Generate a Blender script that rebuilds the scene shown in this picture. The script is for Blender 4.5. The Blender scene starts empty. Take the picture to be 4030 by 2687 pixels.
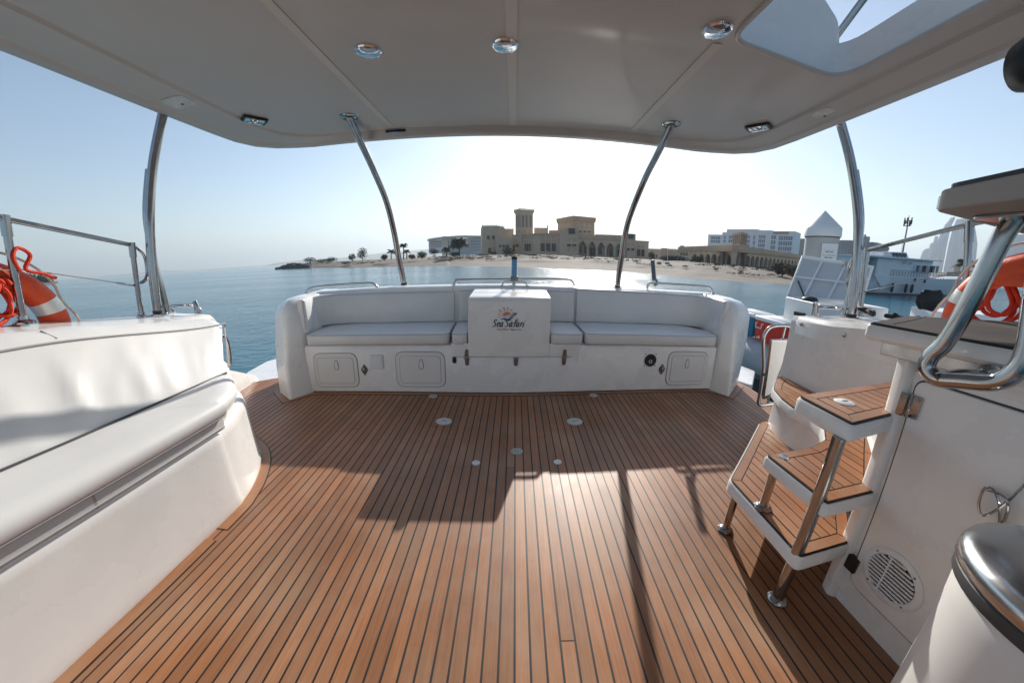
import bpy, math, random
from mathutils import Vector, Matrix
random.seed(7)
SC = bpy.context.scene
COL = SC.collection
rad = math.radians
EYE = Vector((0, 0, 1.19))

# ------------------------------------------------------------------ camera, sky, sun, exposure
def frame_axes(pitch, roll, yaw):
    cp, sp, cr, sr, cy, sy = (math.cos(pitch), math.sin(pitch), math.cos(roll), math.sin(roll), math.cos(yaw), math.sin(yaw))
    R = Matrix(((1, 0, 0), (0, sp, cp), (0, cp, -sp)))
    Rr = Matrix(((cr, sr, 0), (-sr, cr, 0), (0, 0, 1)))
    Y = Matrix(((cy, sy, 0), (-sy, cy, 0), (0, 0, 1)))
    return Y @ R @ Rr          # columns: right, up, forward of the camera
R_BOAT = frame_axes(rad(14.0), rad(-1.10), rad(-.19))     # camera in the boat's own level
R_SEA = frame_axes(rad(13.77), rad(.16), 0)                # camera against the sea horizon
TILT = (R_SEA @ R_BOAT.transposed()).to_4x4()             # the moored boat lists a little over a degree
BOAT = Matrix.Translation(EYE) @ TILT @ Matrix.Translation(-EYE)

cam = bpy.data.cameras.new('camera')
cam_o = bpy.data.objects.new('camera', cam); COL.objects.link(cam_o)
cam.type = 'PANO'; cam.sensor_width = 36; cam.sensor_fit = 'HORIZONTAL'
cam.panorama_type = 'FISHEYE_LENS_POLYNOMIAL'
cam.fisheye_fov = rad(175)
K = [0.07417624008731387, 0.0019283185348849515, -0.0002280267744719748, 4.684019451226245e-06]
cam.fisheye_polynomial_k0 = 0
cam.fisheye_polynomial_k1, cam.fisheye_polynomial_k2, cam.fisheye_polynomial_k3, cam.fisheye_polynomial_k4 = [-k for k in K]
cam.clip_start = 0.02; cam.clip_end = 30000
m = Matrix.Identity(4)
for r in range(3):
    m[r][0] = R_SEA[r][0]; m[r][1] = R_SEA[r][1]; m[r][2] = -R_SEA[r][2]
m.translation = EYE
cam_o.matrix_world = m
SC.camera = cam_o

SUN_AZ, SUN_EL = rad(12.2), rad(25.6)                     # in the boat's level, from the shadows on the deck
sd = Vector((math.sin(SUN_AZ) * math.cos(SUN_EL), math.cos(SUN_AZ) * math.cos(SUN_EL), math.sin(SUN_EL)))
sd = (TILT.to_3x3() @ sd).normalized()
world = bpy.data.worlds.new('World'); SC.world = world; world.use_nodes = True
nt = world.node_tree
bg = nt.nodes['Background']
sky = nt.nodes.new('ShaderNodeTexSky'); sky.sky_type = 'NISHITA'; sky.sun_disc = False
sky.sun_elevation = math.asin(sd.z); sky.sun_rotation = math.atan2(sd.x, sd.y)
sky.air_density = 1.0; sky.dust_density = 0.5; sky.ozone_density = 1.2; sky.altitude = 0
nt.links.new(sky.outputs['Color'], bg.inputs['Color']); bg.inputs['Strength'].default_value = 0.085
sun = bpy.data.lights.new('sun', 'SUN'); sun.energy = 3.9; sun.angle = rad(0.5); sun.color = (1.0, .94, .86)
sun_o = bpy.data.objects.new('sun', sun); COL.objects.link(sun_o)
sun_o.rotation_euler = (-sd).to_track_quat('-Z', 'Y').to_euler()
SC.view_settings.view_transform = 'Standard'; SC.view_settings.look = 'None'
SC.view_settings.exposure = 0.82; SC.view_settings.gamma = 1; SC.view_settings.use_curve_mapping = False
SC.render.engine = 'CYCLES'
SC.cycles.max_bounces = 8; SC.cycles.diffuse_bounces = 4; SC.cycles.glossy_bounces = 4
SC.cycles.sample_clamp_indirect = 8; SC.cycles.use_denoising = True

# ------------------------------------------------------------------ materials
def nodes(mat):
    mat.use_nodes = True
    n = mat.node_tree.nodes; return n, mat.node_tree.links, n['Principled BSDF']
MATS = {}
def mat(name, col, rough=.5, metal=0., spec=.5, coat=0., bump=0., bscale=30., var=0., vscale=3., bstretch=(1, 1, 1), dirt=None, alpha=None, objvar=0., col2=None, rvar=0.):
    if name in MATS: return MATS[name]
    M_ = bpy.data.materials.new(name); n, l, p = nodes(M_)
    p.inputs['Base Color'].default_value = (*col, 1); p.inputs['Roughness'].default_value = rough
    p.inputs['Metallic'].default_value = metal; p.inputs['Specular IOR Level'].default_value = spec
    if coat: p.inputs['Coat Weight'].default_value = coat; p.inputs['Coat Roughness'].default_value = .08
    tc = n.new('ShaderNodeTexCoord'); mp = n.new('ShaderNodeMapping'); mp.inputs['Scale'].default_value = bstretch
    l.new(tc.outputs['Object'], mp.inputs['Vector'])
    src = None
    if var or rvar:
        nz = n.new('ShaderNodeTexNoise'); nz.inputs['Scale'].default_value = vscale; nz.inputs['Detail'].default_value = 6; nz.inputs['Roughness'].default_value = .6
        l.new(mp.outputs['Vector'], nz.inputs['Vector'])
        if rvar:
            mr = n.new('ShaderNodeMapRange'); mr.inputs['From Min'].default_value = .3; mr.inputs['From Max'].default_value = .7
            mr.inputs['To Min'].default_value = max(.02, rough - rvar); mr.inputs['To Max'].default_value = rough + rvar
            l.new(nz.outputs['Fac'], mr.inputs['Value']); l.new(mr.outputs['Result'], p.inputs['Roughness'])
        if var:
            cr = n.new('ShaderNodeValToRGB'); c2 = col2 or tuple(c * (1 - var) for c in col)
            cr.color_ramp.elements[0].position = .3; cr.color_ramp.elements[0].color = (*c2, 1)
            cr.color_ramp.elements[1].position = .72; cr.color_ramp.elements[1].color = (*tuple(min(1, c * (1 + var * .5)) for c in col), 1)
            l.new(nz.outputs['Fac'], cr.inputs['Fac']); src = cr.outputs['Color']
    if objvar:
        oi = n.new('ShaderNodeObjectInfo'); hv = n.new('ShaderNodeHueSaturation')
        mr = n.new('ShaderNodeMapRange'); mr.inputs['To Min'].default_value = 1 - objvar; mr.inputs['To Max'].default_value = 1 + objvar
        l.new(oi.outputs['Random'], mr.inputs['Value']); l.new(mr.outputs['Result'], hv.inputs['Value'])
        if src: l.new(src, hv.inputs['Color'])
        else: hv.inputs['Color'].default_value = (*col, 1)
        src = hv.outputs['Color']
    if src: l.new(src, p.inputs['Base Color'])
    if bump:
        nb = n.new('ShaderNodeTexNoise'); nb.inputs['Scale'].default_value = bscale; nb.inputs['Detail'].default_value = 4
        l.new(mp.outputs['Vector'], nb.inputs['Vector'])
        b = n.new('ShaderNodeBump'); b.inputs['Strength'].default_value = bump; b.inputs['Distance'].default_value = .01
        l.new(nb.outputs['Fac'], b.inputs['Height']); l.new(b.outputs['Normal'], p.inputs['Normal'])
    MATS[name] = M_
    return M_
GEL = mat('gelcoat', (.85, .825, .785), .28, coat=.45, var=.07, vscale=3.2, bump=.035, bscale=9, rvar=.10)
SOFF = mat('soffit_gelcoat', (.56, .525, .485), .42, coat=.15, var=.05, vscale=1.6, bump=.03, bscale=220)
VINYL = mat('white_vinyl', (.76, .75, .73), .42, var=.04, vscale=5, bump=.08, bscale=420)
PIPE = mat('grey_piping', (.42, .41, .40), .6)
GREYV = mat('grey_vinyl_band', (.58, .58, .57), .6, bump=.1, bscale=300)
STEEL = mat('stainless_steel', (.45, .445, .44), .16, metal=1, rvar=.06, vscale=18, var=.12)
CHROME = mat('chrome', (.75, .76, .78), .05, metal=1, bump=.25, bscale=26)
DSTEEL = mat('worn_bronze_steel', (.30, .26, .23), .32, metal=1, var=.4, vscale=40)
CAULK = mat('black_caulk', (.012, .012, .014), .55)
BLACK = mat('black_plastic', (.012, .012, .013), .45)
RUBBER = mat('dark_grey_rubber', (.05, .055, .06), .6)
WPLAST = mat('white_plastic', (.78, .78, .77), .35)
ORANGE = mat('orange_cover', (.74, .075, .010), .5, var=.15, vscale=12, bump=.15, bscale=60)
ROPEO = mat('orange_rope', (.70, .04, .008), .7, bump=.6, bscale=150)
ROPEW = mat('white_rope', (.72, .66, .56), .8, bump=.6, bscale=150)
REFL = mat('silver_tape', (.75, .74, .72), .3, metal=.3)
GREYT = mat('grey_tube_fabric', (.30, .33, .36), .55, var=.15, vscale=4, bump=.1, bscale=60)
BLUEC = mat('blue_cooler_plastic', (.03, .16, .30), .4)
REDC = mat('red_cooler_plastic', (.62, .035, .015), .38)

def teak(name, tone, weather, dr=0.):
    if name in MATS: return MATS[name]
    M_ = bpy.data.materials.new(name); n, l, p = nodes(M_)
    tc = n.new('ShaderNodeTexCoord'); oi = n.new('ShaderNodeObjectInfo')
    add = n.new('ShaderNodeVectorMath'); add.operation = 'ADD'
    cb = n.new('ShaderNodeCombineXYZ'); mul = n.new('ShaderNodeMath'); mul.operation = 'MULTIPLY'; mul.inputs[1].default_value = 37
    l.new(oi.outputs['Random'], mul.inputs[0]); l.new(mul.outputs[0], cb.inputs[1]); l.new(mul.outputs[0], cb.inputs[2])
    l.new(tc.outputs['Object'], add.inputs[0]); l.new(cb.outputs[0], add.inputs[1])
    mp = n.new('ShaderNodeMapping'); mp.inputs['Scale'].default_value = (60, 2.2, 20); l.new(add.outputs[0], mp.inputs['Vector'])
    g = n.new('ShaderNodeTexNoise'); g.inputs['Scale'].default_value = 2.2; g.inputs['Detail'].default_value = 8; g.inputs['Roughness'].default_value = .65; l.new(mp.outputs['Vector'], g.inputs['Vector'])
    cr = n.new('ShaderNodeValToRGB'); e = cr.color_ramp.elements
    e[0].position = .28; e[0].color = (*[c * .72 for c in tone], 1); e[1].position = .75; e[1].color = (*[c * 1.18 for c in tone], 1)
    l.new(g.outputs['Fac'], cr.inputs['Fac'])
    # broad weathering patches shared by neighbouring planks
    mp2 = n.new('ShaderNodeMapping'); mp2.inputs['Scale'].default_value = (1, .8, 1); l.new(tc.outputs['Object'], mp2.inputs['Vector'])
    w = n.new('ShaderNodeTexNoise'); w.inputs['Scale'].default_value = 2.6; w.inputs['Detail'].default_value = 7; w.inputs['Roughness'].default_value = .62; l.new(mp2.outputs['Vector'], w.inputs['Vector'])
    wr = n.new('ShaderNodeMapRange'); wr.inputs['From Min'].default_value = .42; wr.inputs['From Max'].default_value = .72; wr.inputs['To Max'].default_value = .8; l.new(w.outputs['Fac'], wr.inputs['Value'])
    mx = n.new('ShaderNodeMix'); mx.data_type = 'RGBA'; l.new(wr.outputs['Result'], mx.inputs['Factor']); l.new(cr.outputs['Color'], mx.inputs['A']); mx.inputs['B'].default_value = (*weather, 1)
    hv = n.new('ShaderNodeHueSaturation'); mr = n.new('ShaderNodeMapRange'); mr.inputs['To Min'].default_value = .82; mr.inputs['To Max'].default_value = 1.14
    l.new(oi.outputs['Random'], mr.inputs['Value'])
    w2 = n.new('ShaderNodeTexNoise'); w2.inputs['Scale'].default_value = 1.3; w2.inputs['Detail'].default_value = 5; l.new(tc.outputs['Object'], w2.inputs['Vector'])
    s2 = n.new('ShaderNodeMapRange'); s2.inputs['From Min'].default_value = .3; s2.inputs['From Max'].default_value = .6; s2.inputs['To Min'].default_value = .74; s2.inputs['To Max'].default_value = 1.06; l.new(w2.outputs['Fac'], s2.inputs['Value'])
    mu = n.new('ShaderNodeMath'); mu.operation = 'MULTIPLY'; l.new(mr.outputs['Result'], mu.inputs[0]); l.new(s2.outputs['Result'], mu.inputs[1])
    l.new(mu.outputs[0], hv.inputs['Value']); l.new(mx.outputs['Result'], hv.inputs['Color'])
    l.new(hv.outputs['Color'], p.inputs['Base Color'])
    rr = n.new('ShaderNodeMapRange'); rr.inputs['To Min'].default_value = .34 + dr; rr.inputs['To Max'].default_value = .62 + dr; p.inputs['Specular IOR Level'].default_value = .5 - dr; l.new(w.outputs['Fac'], rr.inputs['Value']); l.new(rr.outputs['Result'], p.inputs['Roughness'])
    b = n.new('ShaderNodeBump'); b.inputs['Strength'].default_value = .25; b.inputs['Distance'].default_value = .002; l.new(g.outputs['Fac'], b.inputs['Height']); l.new(b.outputs['Normal'], p.inputs['Normal'])
    MATS[name] = M_; return M_
TEAK = teak('teak', (.37, .155, .064), (.42, .26, .16))
TEAKG = teak('grey_teak', (.075, .058, .046), (.12, .10, .085), .25)

# ------------------------------------------------------------------ mesh helpers
class M:
    def __init__(s): s.v = []; s.f = []
    def add(s, vs, fs):
        o = len(s.v); s.v += [tuple(q) for q in vs]; s.f += [tuple(o + i for i in f) for f in fs]; return s
    def box(s, x0, x1, y0, y1, z0, z1):
        vs = [(x, y, z) for z in (z0, z1) for y in (y0, y1) for x in (x0, x1)]
        return s.add(vs, [(0, 2, 3, 1), (4, 5, 7, 6), (0, 1, 5, 4), (2, 6, 7, 3), (0, 4, 6, 2), (1, 3, 7, 5)])
    def prism(s, poly, z0, z1, cap=True):
        a = sum(poly[i][0] * poly[(i + 1) % len(poly)][1] - poly[(i + 1) % len(poly)][0] * poly[i][1] for i in range(len(poly)))
        if a < 0: poly = poly[::-1]
        n = len(poly)
        vs = [(x, y, z0) for x, y in poly] + [(x, y, z1) for x, y in poly]
        fs = [(i, (i + 1) % n, n + (i + 1) % n, n + i) for i in range(n)]
        if cap: fs += [tuple(range(n - 1, -1, -1)), tuple(range(n, 2 * n))]
        return s.add(vs, fs)
    def loft(s, rings, closed=True, caps=True):
        n = len(rings[0]); o = len(s.v)
        s.v += [tuple(q) for r in rings for q in r]
        for i in range(len(rings) - 1):
            for j in range(n if closed else n - 1):
                a = o + i * n + j; b = o + i * n + (j + 1) % n
                s.f.append((a, b, b + n, a + n))
        if caps and closed:
            s.f.append(tuple(o + j for j in range(n - 1, -1, -1))); s.f.append(tuple(o + (len(rings) - 1) * n + j for j in range(n)))
        return s
    def tube(s, pts, r, n=12, closed=False, caps=True):
        pts = [Vector(q) for q in pts]; k = len(pts); rings = []
        rr = r if isinstance(r, (list, tuple)) else [r] * k
        t0 = (pts[1] - pts[0]).normalized(); up = Vector((0, 0, 1)) if abs(t0.z) < .9 else Vector((1, 0, 0))
        u = t0.cross(up).normalized()
        for i, q in enumerate(pts):
            if closed: t = (pts[(i + 1) % k] - pts[i - 1]).normalized()
            else: t = (pts[min(i + 1, k - 1)] - pts[max(i - 1, 0)]).normalized()
            u = (u - t * u.dot(t)).normalized(); w = t.cross(u)
            rings.append([q + (u * math.cos(2 * math.pi * j / n) + w * math.sin(2 * math.pi * j / n)) * rr[i] for j in range(n)])
        if closed: rings.append(rings[0])
        return s.loft(rings, True, caps and not closed)
    def lathe(s, prof, c, n=24, axis='z'):
        rings = []
        for r, z in prof:
            ring = []
            for j in range(n):
                a = 2 * math.pi * j / n; x, y = r * math.cos(a), r * math.sin(a)
                q = (x, y, z) if axis == 'z' else ((z, x, y) if axis == 'x' else (y, z, x))
                ring.append((c[0] + q[0], c[1] + q[1], c[2] + q[2]))
            rings.append(ring)
        return s.loft(rings, True, True)
    def xf(s, mt, start=0):
        for i in range(start, len(s.v)): s.v[i] = tuple(mt @ Vector(s.v[i]))
        return s

def cat(pts, n=6, closed=False):
    P_ = [Vector(q) for q in pts]; out = []; k = len(P_)
    rng = range(k) if closed else range(k - 1)
    for i in rng:
        if closed: a, b, c, d = P_[i - 1], P_[i], P_[(i + 1) % k], P_[(i + 2) % k]
        else: a, b, c, d = P_[max(i - 1, 0)], P_[i], P_[i + 1], P_[min(i + 2, k - 1)]
        for j in range(n):
            t = j / n
            out.append(.5 * ((2 * b) + (c - a) * t + (2 * a - 5 * b + 4 * c - d) * t * t + (3 * b - a - 3 * c + d) * t ** 3))
    if not closed: out.append(P_[-1])
    return out
def rpoly(poly, r, n=5):
    """round the corners of a 2D polygon; r a number or one per corner"""
    out = []; k = len(poly)
    for i in range(k):
        a, b, c = Vector(poly[i - 1]), Vector(poly[i]), Vector(poly[(i + 1) % k])
        ri = r[i] if isinstance(r, (list, tuple)) else r
        if ri <= 0: out.append(tuple(b)); continue
        d1, d2 = (a - b), (c - b); L = min(ri, d1.length * .49, d2.length * .49)
        p, q = b + d1.normalized() * L, b + d2.normalized() * L
        for j in range(n + 1):
            t = j / n; out.append(tuple(p * (1 - t) ** 2 + b * 2 * t * (1 - t) + q * t * t))
    return out
def rrect(w, h, r, n=4):
    return rpoly([(-w / 2, -h / 2), (w / 2, -h / 2), (w / 2, h / 2), (-w / 2, h / 2)], r, n)
def clipx(poly, a, keep_less):
    out = []
    for i in range(len(poly)):
        p, q = poly[i], poly[(i + 1) % len(poly)]
        ip = (p[0] <= a) if keep_less else (p[0] >= a); iq = (q[0] <= a) if keep_less else (q[0] >= a)
        if ip: out.append(p)
        if ip != iq:
            t = (a - p[0]) / (q[0] - p[0]); out.append((a, p[1] + t * (q[1] - p[1])))
    return out
def inset(poly, d):
    k = len(poly)
    ar = sum(poly[i][0] * poly[(i + 1) % k][1] - poly[(i + 1) % k][0] * poly[i][1] for i in range(k))
    if ar < 0: poly = poly[::-1]
    out = []
    for i in range(k):
        a, b, c = Vector(poly[i - 1]), Vector(poly[i]), Vector(poly[(i + 1) % k])
        e1, e2 = (b - a).normalized(), (c - b).normalized()
        n1, n2 = Vector((-e1.y, e1.x)), Vector((-e2.y, e2.x))
        bis = (n1 + n2); L = bis.length
        if L < 1e-6: out.append(tuple(b + n1 * d)); continue
        bis /= L; out.append(tuple(b + bis * (d / max(.35, bis.dot(n1)))))
    return poly, out

ROOT = {}
BOATS = []
def tagit(o, label=None, cat_=None, group=None, kind=None):
    if label: o['label'] = label
    if cat_: o['category'] = cat_
    if group: o['group'] = group
    if kind: o['kind'] = kind
    return o
def thing(name, label, cat_, loc=(0, 0, 0), group=None, kind=None, boat=False):
    o = bpy.data.objects.new(name, None); COL.objects.link(o); o.location = loc; o.empty_display_size = .1
    ROOT[o.name] = Vector(loc); tagit(o, label, cat_, group, kind)
    if boat: BOATS.append(o)
    return o
def obj(name, mb, material, parent=None, bevel=0., seg=3, smooth=35, subsurf=0, label=None, kind=None):
    """a mesh part in the frame of its thing, or (parent None) a top-level thing set on its own base"""
    vs = mb.v
    if parent is not None: off = ROOT[parent.name]
    else:
        xs = [q[0] for q in vs]; ys = [q[1] for q in vs]; zs = [q[2] for q in vs]
        off = Vector(((min(xs) + max(xs)) / 2, (min(ys) + max(ys)) / 2, min(zs)))
    me = bpy.data.meshes.new(name)
    me.from_pydata([(q[0] - off.x, q[1] - off.y, q[2] - off.z) for q in vs], [], mb.f)
    me.validate(); me.materials.append(material)
    if smooth:
        me.shade_smooth()
        me.set_sharp_from_angle(angle=rad(smooth))
    o = bpy.data.objects.new(name, me); COL.objects.link(o); ROOT[o.name] = off
    if parent is not None: o.parent = parent
    else: o.location = off
    if bevel:
        b = o.modifiers.new('bevel', 'BEVEL'); b.width = bevel; b.segments = seg; b.limit_method = 'ANGLE'; b.angle_limit = rad(30)
        if smooth: b.harden_normals = True
    if subsurf:
        b = o.modifiers.new('subsurf', 'SUBSURF'); b.levels = subsurf; b.render_levels = subsurf
    if label: o['label'] = label
    if kind: o['kind'] = kind
    return o
def single(name, mb, material, label, cat_, group=None, boat=False, kind=None, **kw):
    o = obj(name, mb, material, None, **kw); tagit(o, label, cat_, group, kind)
    if boat: BOATS.append(o)
    return o
def dup(root, offset, label, scale=None, rotz=None):
    def cp(o, par):
        c = o.copy(); COL.objects.link(c); ROOT[c.name] = ROOT.get(o.name, Vector())
        if par is not None: c.parent = par
        for ch in kids(o): cp(ch, c)
        return c
    r = cp(root, None); r.location = root.location + Vector(offset)
    if label: r['label'] = label
    if scale: r.scale = scale
    if rotz is not None: r.rotation_euler = (0, 0, rotz)
    return r
def kids(o): return [c for c in o.children]
# ================================================================== THE BOAT (authored in the boat's own level, deck = z 0)
GAP = .0036
def F(x): return -.022 * x * x + .073 * x + 2.934          # front face of the transom seat, slightly bowed
def Fang(x): return math.atan(-.044 * x + .073)
def on_front(mb, x0, z0, start=0, off=0.):
    """put geometry built with (x=right, y=out towards the cockpit negative, z=up) onto the bowed transom front"""
    return mb.xf(Matrix.Translation((x0, F(x0) + off, z0)) @ Matrix.Rotation(Fang(x0), 4, 'Z'), start)
def face_xz(poly, d0, d1):
    """2D polygon in x,z extruded in y from d0 to d1"""
    mb = M(); n = len(poly)
    ar = sum(poly[i][0] * poly[(i + 1) % n][1] - poly[(i + 1) % n][0] * poly[i][1] for i in range(n))
    if ar < 0: poly = poly[::-1]
    vs = [(x, d0, z) for x, z in poly] + [(x, d1, z) for x, z in poly]
    fs = [tuple(range(n)), tuple(range(2 * n - 1, n - 1, -1))] + [(i, n + i, n + (i + 1) % n, (i + 1) % n) for i in range(n)]
    return mb.add(vs, fs)

# ---- teak deck: one plank after another, black caulk in the recessed seams
deck = thing('deck', None, None, (0, 0, 0), kind='structure', boat=True)
obj('seam_bed', M().prism([(-1.9, -1.5), (2.2, -1.5), (2.42, 3.0), (2.36, 3.55), (2.3, 3.7), (-2.2, 3.12), (-2.37, 3.06), (-2.66, 2.83), (-2.7, 2.2), (-1.9, 1.7)], -.03, -.0008), CAULK, deck)
deck_poly = [(-1.9, -1.5), (2.2, -1.5), (2.42, 3.0), (2.36, 3.55), (2.3, 3.7), (-2.2, 3.12), (-2.37, 3.06), (-2.66, 2.83), (-2.7, 2.2), (-1.9, 1.7)]
rnd = random.Random(3)
k = -55
while k < 50:
    xa = .025 + .05 * k + GAP; xb = .025 + .05 * (k + 1) - GAP
    p = clipx(clipx(deck_poly, xa, False), xb, True)
    if len(p) >= 3:
        ys = [q[1] for q in p]; y0, y1 = min(ys), max(ys)
        cuts = [y0, y1]
        if rnd.random() < .16: cuts = [y0, rnd.uniform(.6, 2.5), y1]
        for a, b in zip(cuts[:-1], cuts[1:]):
            q = clipx([(y, x) for x, y in p], a + (.002 if a != y0 else 0), False); q = clipx(q, b - (.002 if b != y1 else 0), True)
            q = [(x, y) for y, x in q]
            if len(q) >= 3: obj('plank', M().prism(q, -.03, rnd.uniform(-.0004, .0004)), TEAK, deck, smooth=0)
    k += 1
def margin(path, w, name='margin_plank', parent=None, z=.003, seam=.006):
    """a flat board that follows a path on its left side, with a seam line of caulk beside it"""
    pts = [Vector((*p, 0)) for p in path]; L = []; R = []; S = []
    for i, q in enumerate(pts):
        t = (pts[min(i + 1, len(pts) - 1)] - pts[max(i - 1, 0)]).normalized(); nn = Vector((-t.y, t.x, 0))
        L.append(q); R.append(q + nn * w); S.append(q + nn * (w + seam))
    mb = M(); mb.loft([[(a.x, a.y, .0), (a.x, a.y, z), (b.x, b.y, z), (b.x, b.y, .0)] for a, b in zip(L, R)])
    obj(name, mb, TEAK, parent, smooth=0)
    mb = M(); mb.loft([[(a.x, a.y, .0), (a.x, a.y, z - .0012), (b.x, b.y, z - .0012), (b.x, b.y, .0)] for a, b in zip(R, S)])
    obj('seam', mb, CAULK, parent, smooth=0)
bench_base = [(-1.36, -.7), (-1.36, .6), (-1.36, 1.16), (-1.375, 1.28), (-1.41, 1.40), (-1.47, 1.53), (-1.555, 1.66), (-1.66, 1.76), (-1.80, 1.84), (-2.0, 1.9)]
bcurve = [tuple(q[:2]) for q in cat([(*p, 0) for p in bench_base], 4)]
margin([p for p in bcurve if p[1] > 1.0][::-1], .056, 'margin_plank', deck)
margin([(-1.362, 1.0), (-1.362, .4), (-1.362, -.7)], .055, 'margin_plank', deck)
tb = [(x, F(x) - .0) for x in [-1.8 + .2 * i for i in range(19)]]
margin([(-2.16, 2.72), (-1.93, 2.50), (-1.80, 2.70)] + [(x, F(x)) for x in [-1.7 + .2 * i for i in range(18)]] + [(1.90, 2.98), (2.03, 2.80), (2.34, 3.10)], -.052, 'margin_plank', deck, seam=-.006)
# caps, plates and drains let into the deck
def disc(name, x, y, r, material, label, cat_, grp, h=.006, grate=False):
    t = thing(name, label, cat_, (x, y, 0), grp, boat=True)
    if grate:
        mb = M().lathe([(r * .82, .002), (r, .002), (r, h), (r * .82, h)], (x, y, 0), 24)
        mb = M(); ring_o = [(r, .0), (r, h), (r * .8, h), (r * .8, .0)]
        mb.loft([[(x + a * math.cos(2 * math.pi * j / 24), y + a * math.sin(2 * math.pi * j / 24), z) for a, z in ring_o] for j in range(25)], True, False)
        obj('rim', mb, material, t)
        obj('drain_well', M().lathe([(0, .0), (r * .8, .0), (r * .8, .0012), (0, .0012)], (x, y, 0), 20), BLACK, t)
        for i in (-1, 0, 1):
            L = math.sqrt(max(0, .64 * r * r - (i * r * .4) ** 2))
            obj('bar', M().box(x - L, x + L, y + i * r * .4 - r * .07, y + i * r * .4 + r * .07, .0015, h - .001), material, t, smooth=0)
            obj('bar', M().box(x + i * r * .4 - r * .07, x + i * r * .4 + r * .07, y - L, y + L, .0015, h - .0015), material, t, smooth=0)
    else:
        obj('plate', M().lathe([(0, .0), (r, .0), (r, h * .6), (r * .93, h), (0, h)], (x, y, 0), 28), material, t)
        obj('slot', M().box(x - r * .35, x + r * .35, y - r * .05, y + r * .05, h * .8, h + .0008), DSTEEL, t, smooth=0)
    return t
OLDW = mat('yellowed_plastic', (.62, .61, .56), .45, var=.12, vscale=30)
disc('deck_plate', -.489, 2.335, .058, OLDW, 'large white round deck plate on the left, in the shade of the transom', 'deck plate', 'large round deck plates')
disc('deck_plate', .464, 2.379, .058, OLDW, 'large white round deck plate on the right, in the shade of the transom', 'deck plate', 'large round deck plates')
disc('cap_plug', -.203, 1.80, .024, WPLAST, 'small white deck plug in the shade of the logo box', 'deck cap', 'small white deck caps', .008)
disc('cap_plug', .279, 1.825, .024, WPLAST, 'small white deck plug gleaming at the edge of the sunlit teak', 'deck cap', 'small white deck caps', .008)
disc('deck_drain', .037, 1.95, .036, OLDW, 'round white drain grate in the middle of the teak deck', 'drain', 'drain grates', .006, True)
disc('deck_drain', -.667, 2.795, .036, OLDW, 'round drain grate at the foot of the transom, below the second locker hatch', 'drain', 'drain grates', .006, True)
disc('deck_drain', .708, 2.885, .036, OLDW, 'round drain grate at the foot of the transom, right of the hinged gate', 'drain', 'drain grates', .006, True)

# ---- transom seat
ts = thing('transom_seat', 'long white cushioned seat across the stern with hinged middle box and round arm ends', 'boat seat', (0, 2.95, 0), boat=True)
X0, X1 = -1.82, 1.93
xs = [X0 + (X1 - X0) * i / 24 for i in range(25)]
mb = M(); mb.loft([[(x, F(x), .012), (x, F(x) , .40), (x, F(x) + .012, .425), (x, F(x) + .04, .436), (x, F(x) + .62, .436), (x, F(x) + .62, -.25), (x, F(x) + .08, -.25), (x, F(x) + .08, .0)] for x in xs])
obj('seat_base', mb, GEL, ts)
mb = M(); mb.loft([[(x, F(x) + .003, -.002), (x, F(x) + .003, .012), (x, F(x) + .05, .012), (x, F(x) + .05, -.002)] for x in xs]); obj('skirting', mb, DSTEEL, ts)
# coaming behind the backrests, one gap at the gate on the right
def coam(xa, xb, n=14):
    mb = M(); xx = [xa + (xb - xa) * i / n for i in range(n + 1)]
    def z(x): return .868 - (.030 * max(0, (-x - 1.2)) if x < -1.2 else 0) + .012 * max(0, x) / 2
    mb.loft([[(x, F(x) + .50, .43), (x, F(x) + .50, z(x) - .035), (x, F(x) + .505, z(x) - .012), (x, F(x) + .525, z(x)), (x, F(x) + .66, z(x) + .004), (x, F(x) + .735, z(x) - .004), (x, F(x) + .77, z(x) - .04), (x, F(x) + .80, z(x) - .2), (x, F(x) + .86, -.6), (x, F(x) + .60, -.6)] for x in xx])
    return obj('coaming', mb, GEL, ts)
coam(-1.95, -.577); coam(-.572, .520); coam(.526, 2.12)
def arm(sections, name):
    rings = [[(x, y, z) for x, y in rpoly(poly, r, 5)] for poly, z, r in sections]
    return obj(name, M().loft(rings), GEL, ts, smooth=50)
arm([([(-1.905, 2.524), (-1.79, 2.745), (-1.79, 3.3), (-2.22, 3.30), (-2.135, 2.69)], -.0, .03),
     ([(-1.925, 2.56), (-1.80, 2.745), (-1.80, 3.3), (-2.22, 3.36), (-2.145, 2.71)], .25, .04),
     ([(-1.94, 2.62), (-1.825, 2.745), (-1.825, 3.3), (-2.22, 3.42), (-2.15, 2.75)], .5, .05),
     ([(-1.945, 2.66), (-1.85, 2.745), (-1.85, 3.4), (-2.21, 3.50), (-2.15, 2.79)], .70, .06),
     ([(-1.955, 2.70), (-1.87, 2.78), (-1.87, 3.5), (-2.19, 3.6), (-2.13, 2.84)], .775, .06),
     ([(-1.965, 2.76), (-1.89, 2.84), (-1.87, 3.6), (-2.15, 3.66), (-2.09, 2.92)], .82, .05),
     ([(-1.965, 2.86), (-1.91, 2.93), (-1.88, 3.6), (-2.08, 3.62), (-2.04, 3.02)], .838, .04)], 'arm_end')
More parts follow.
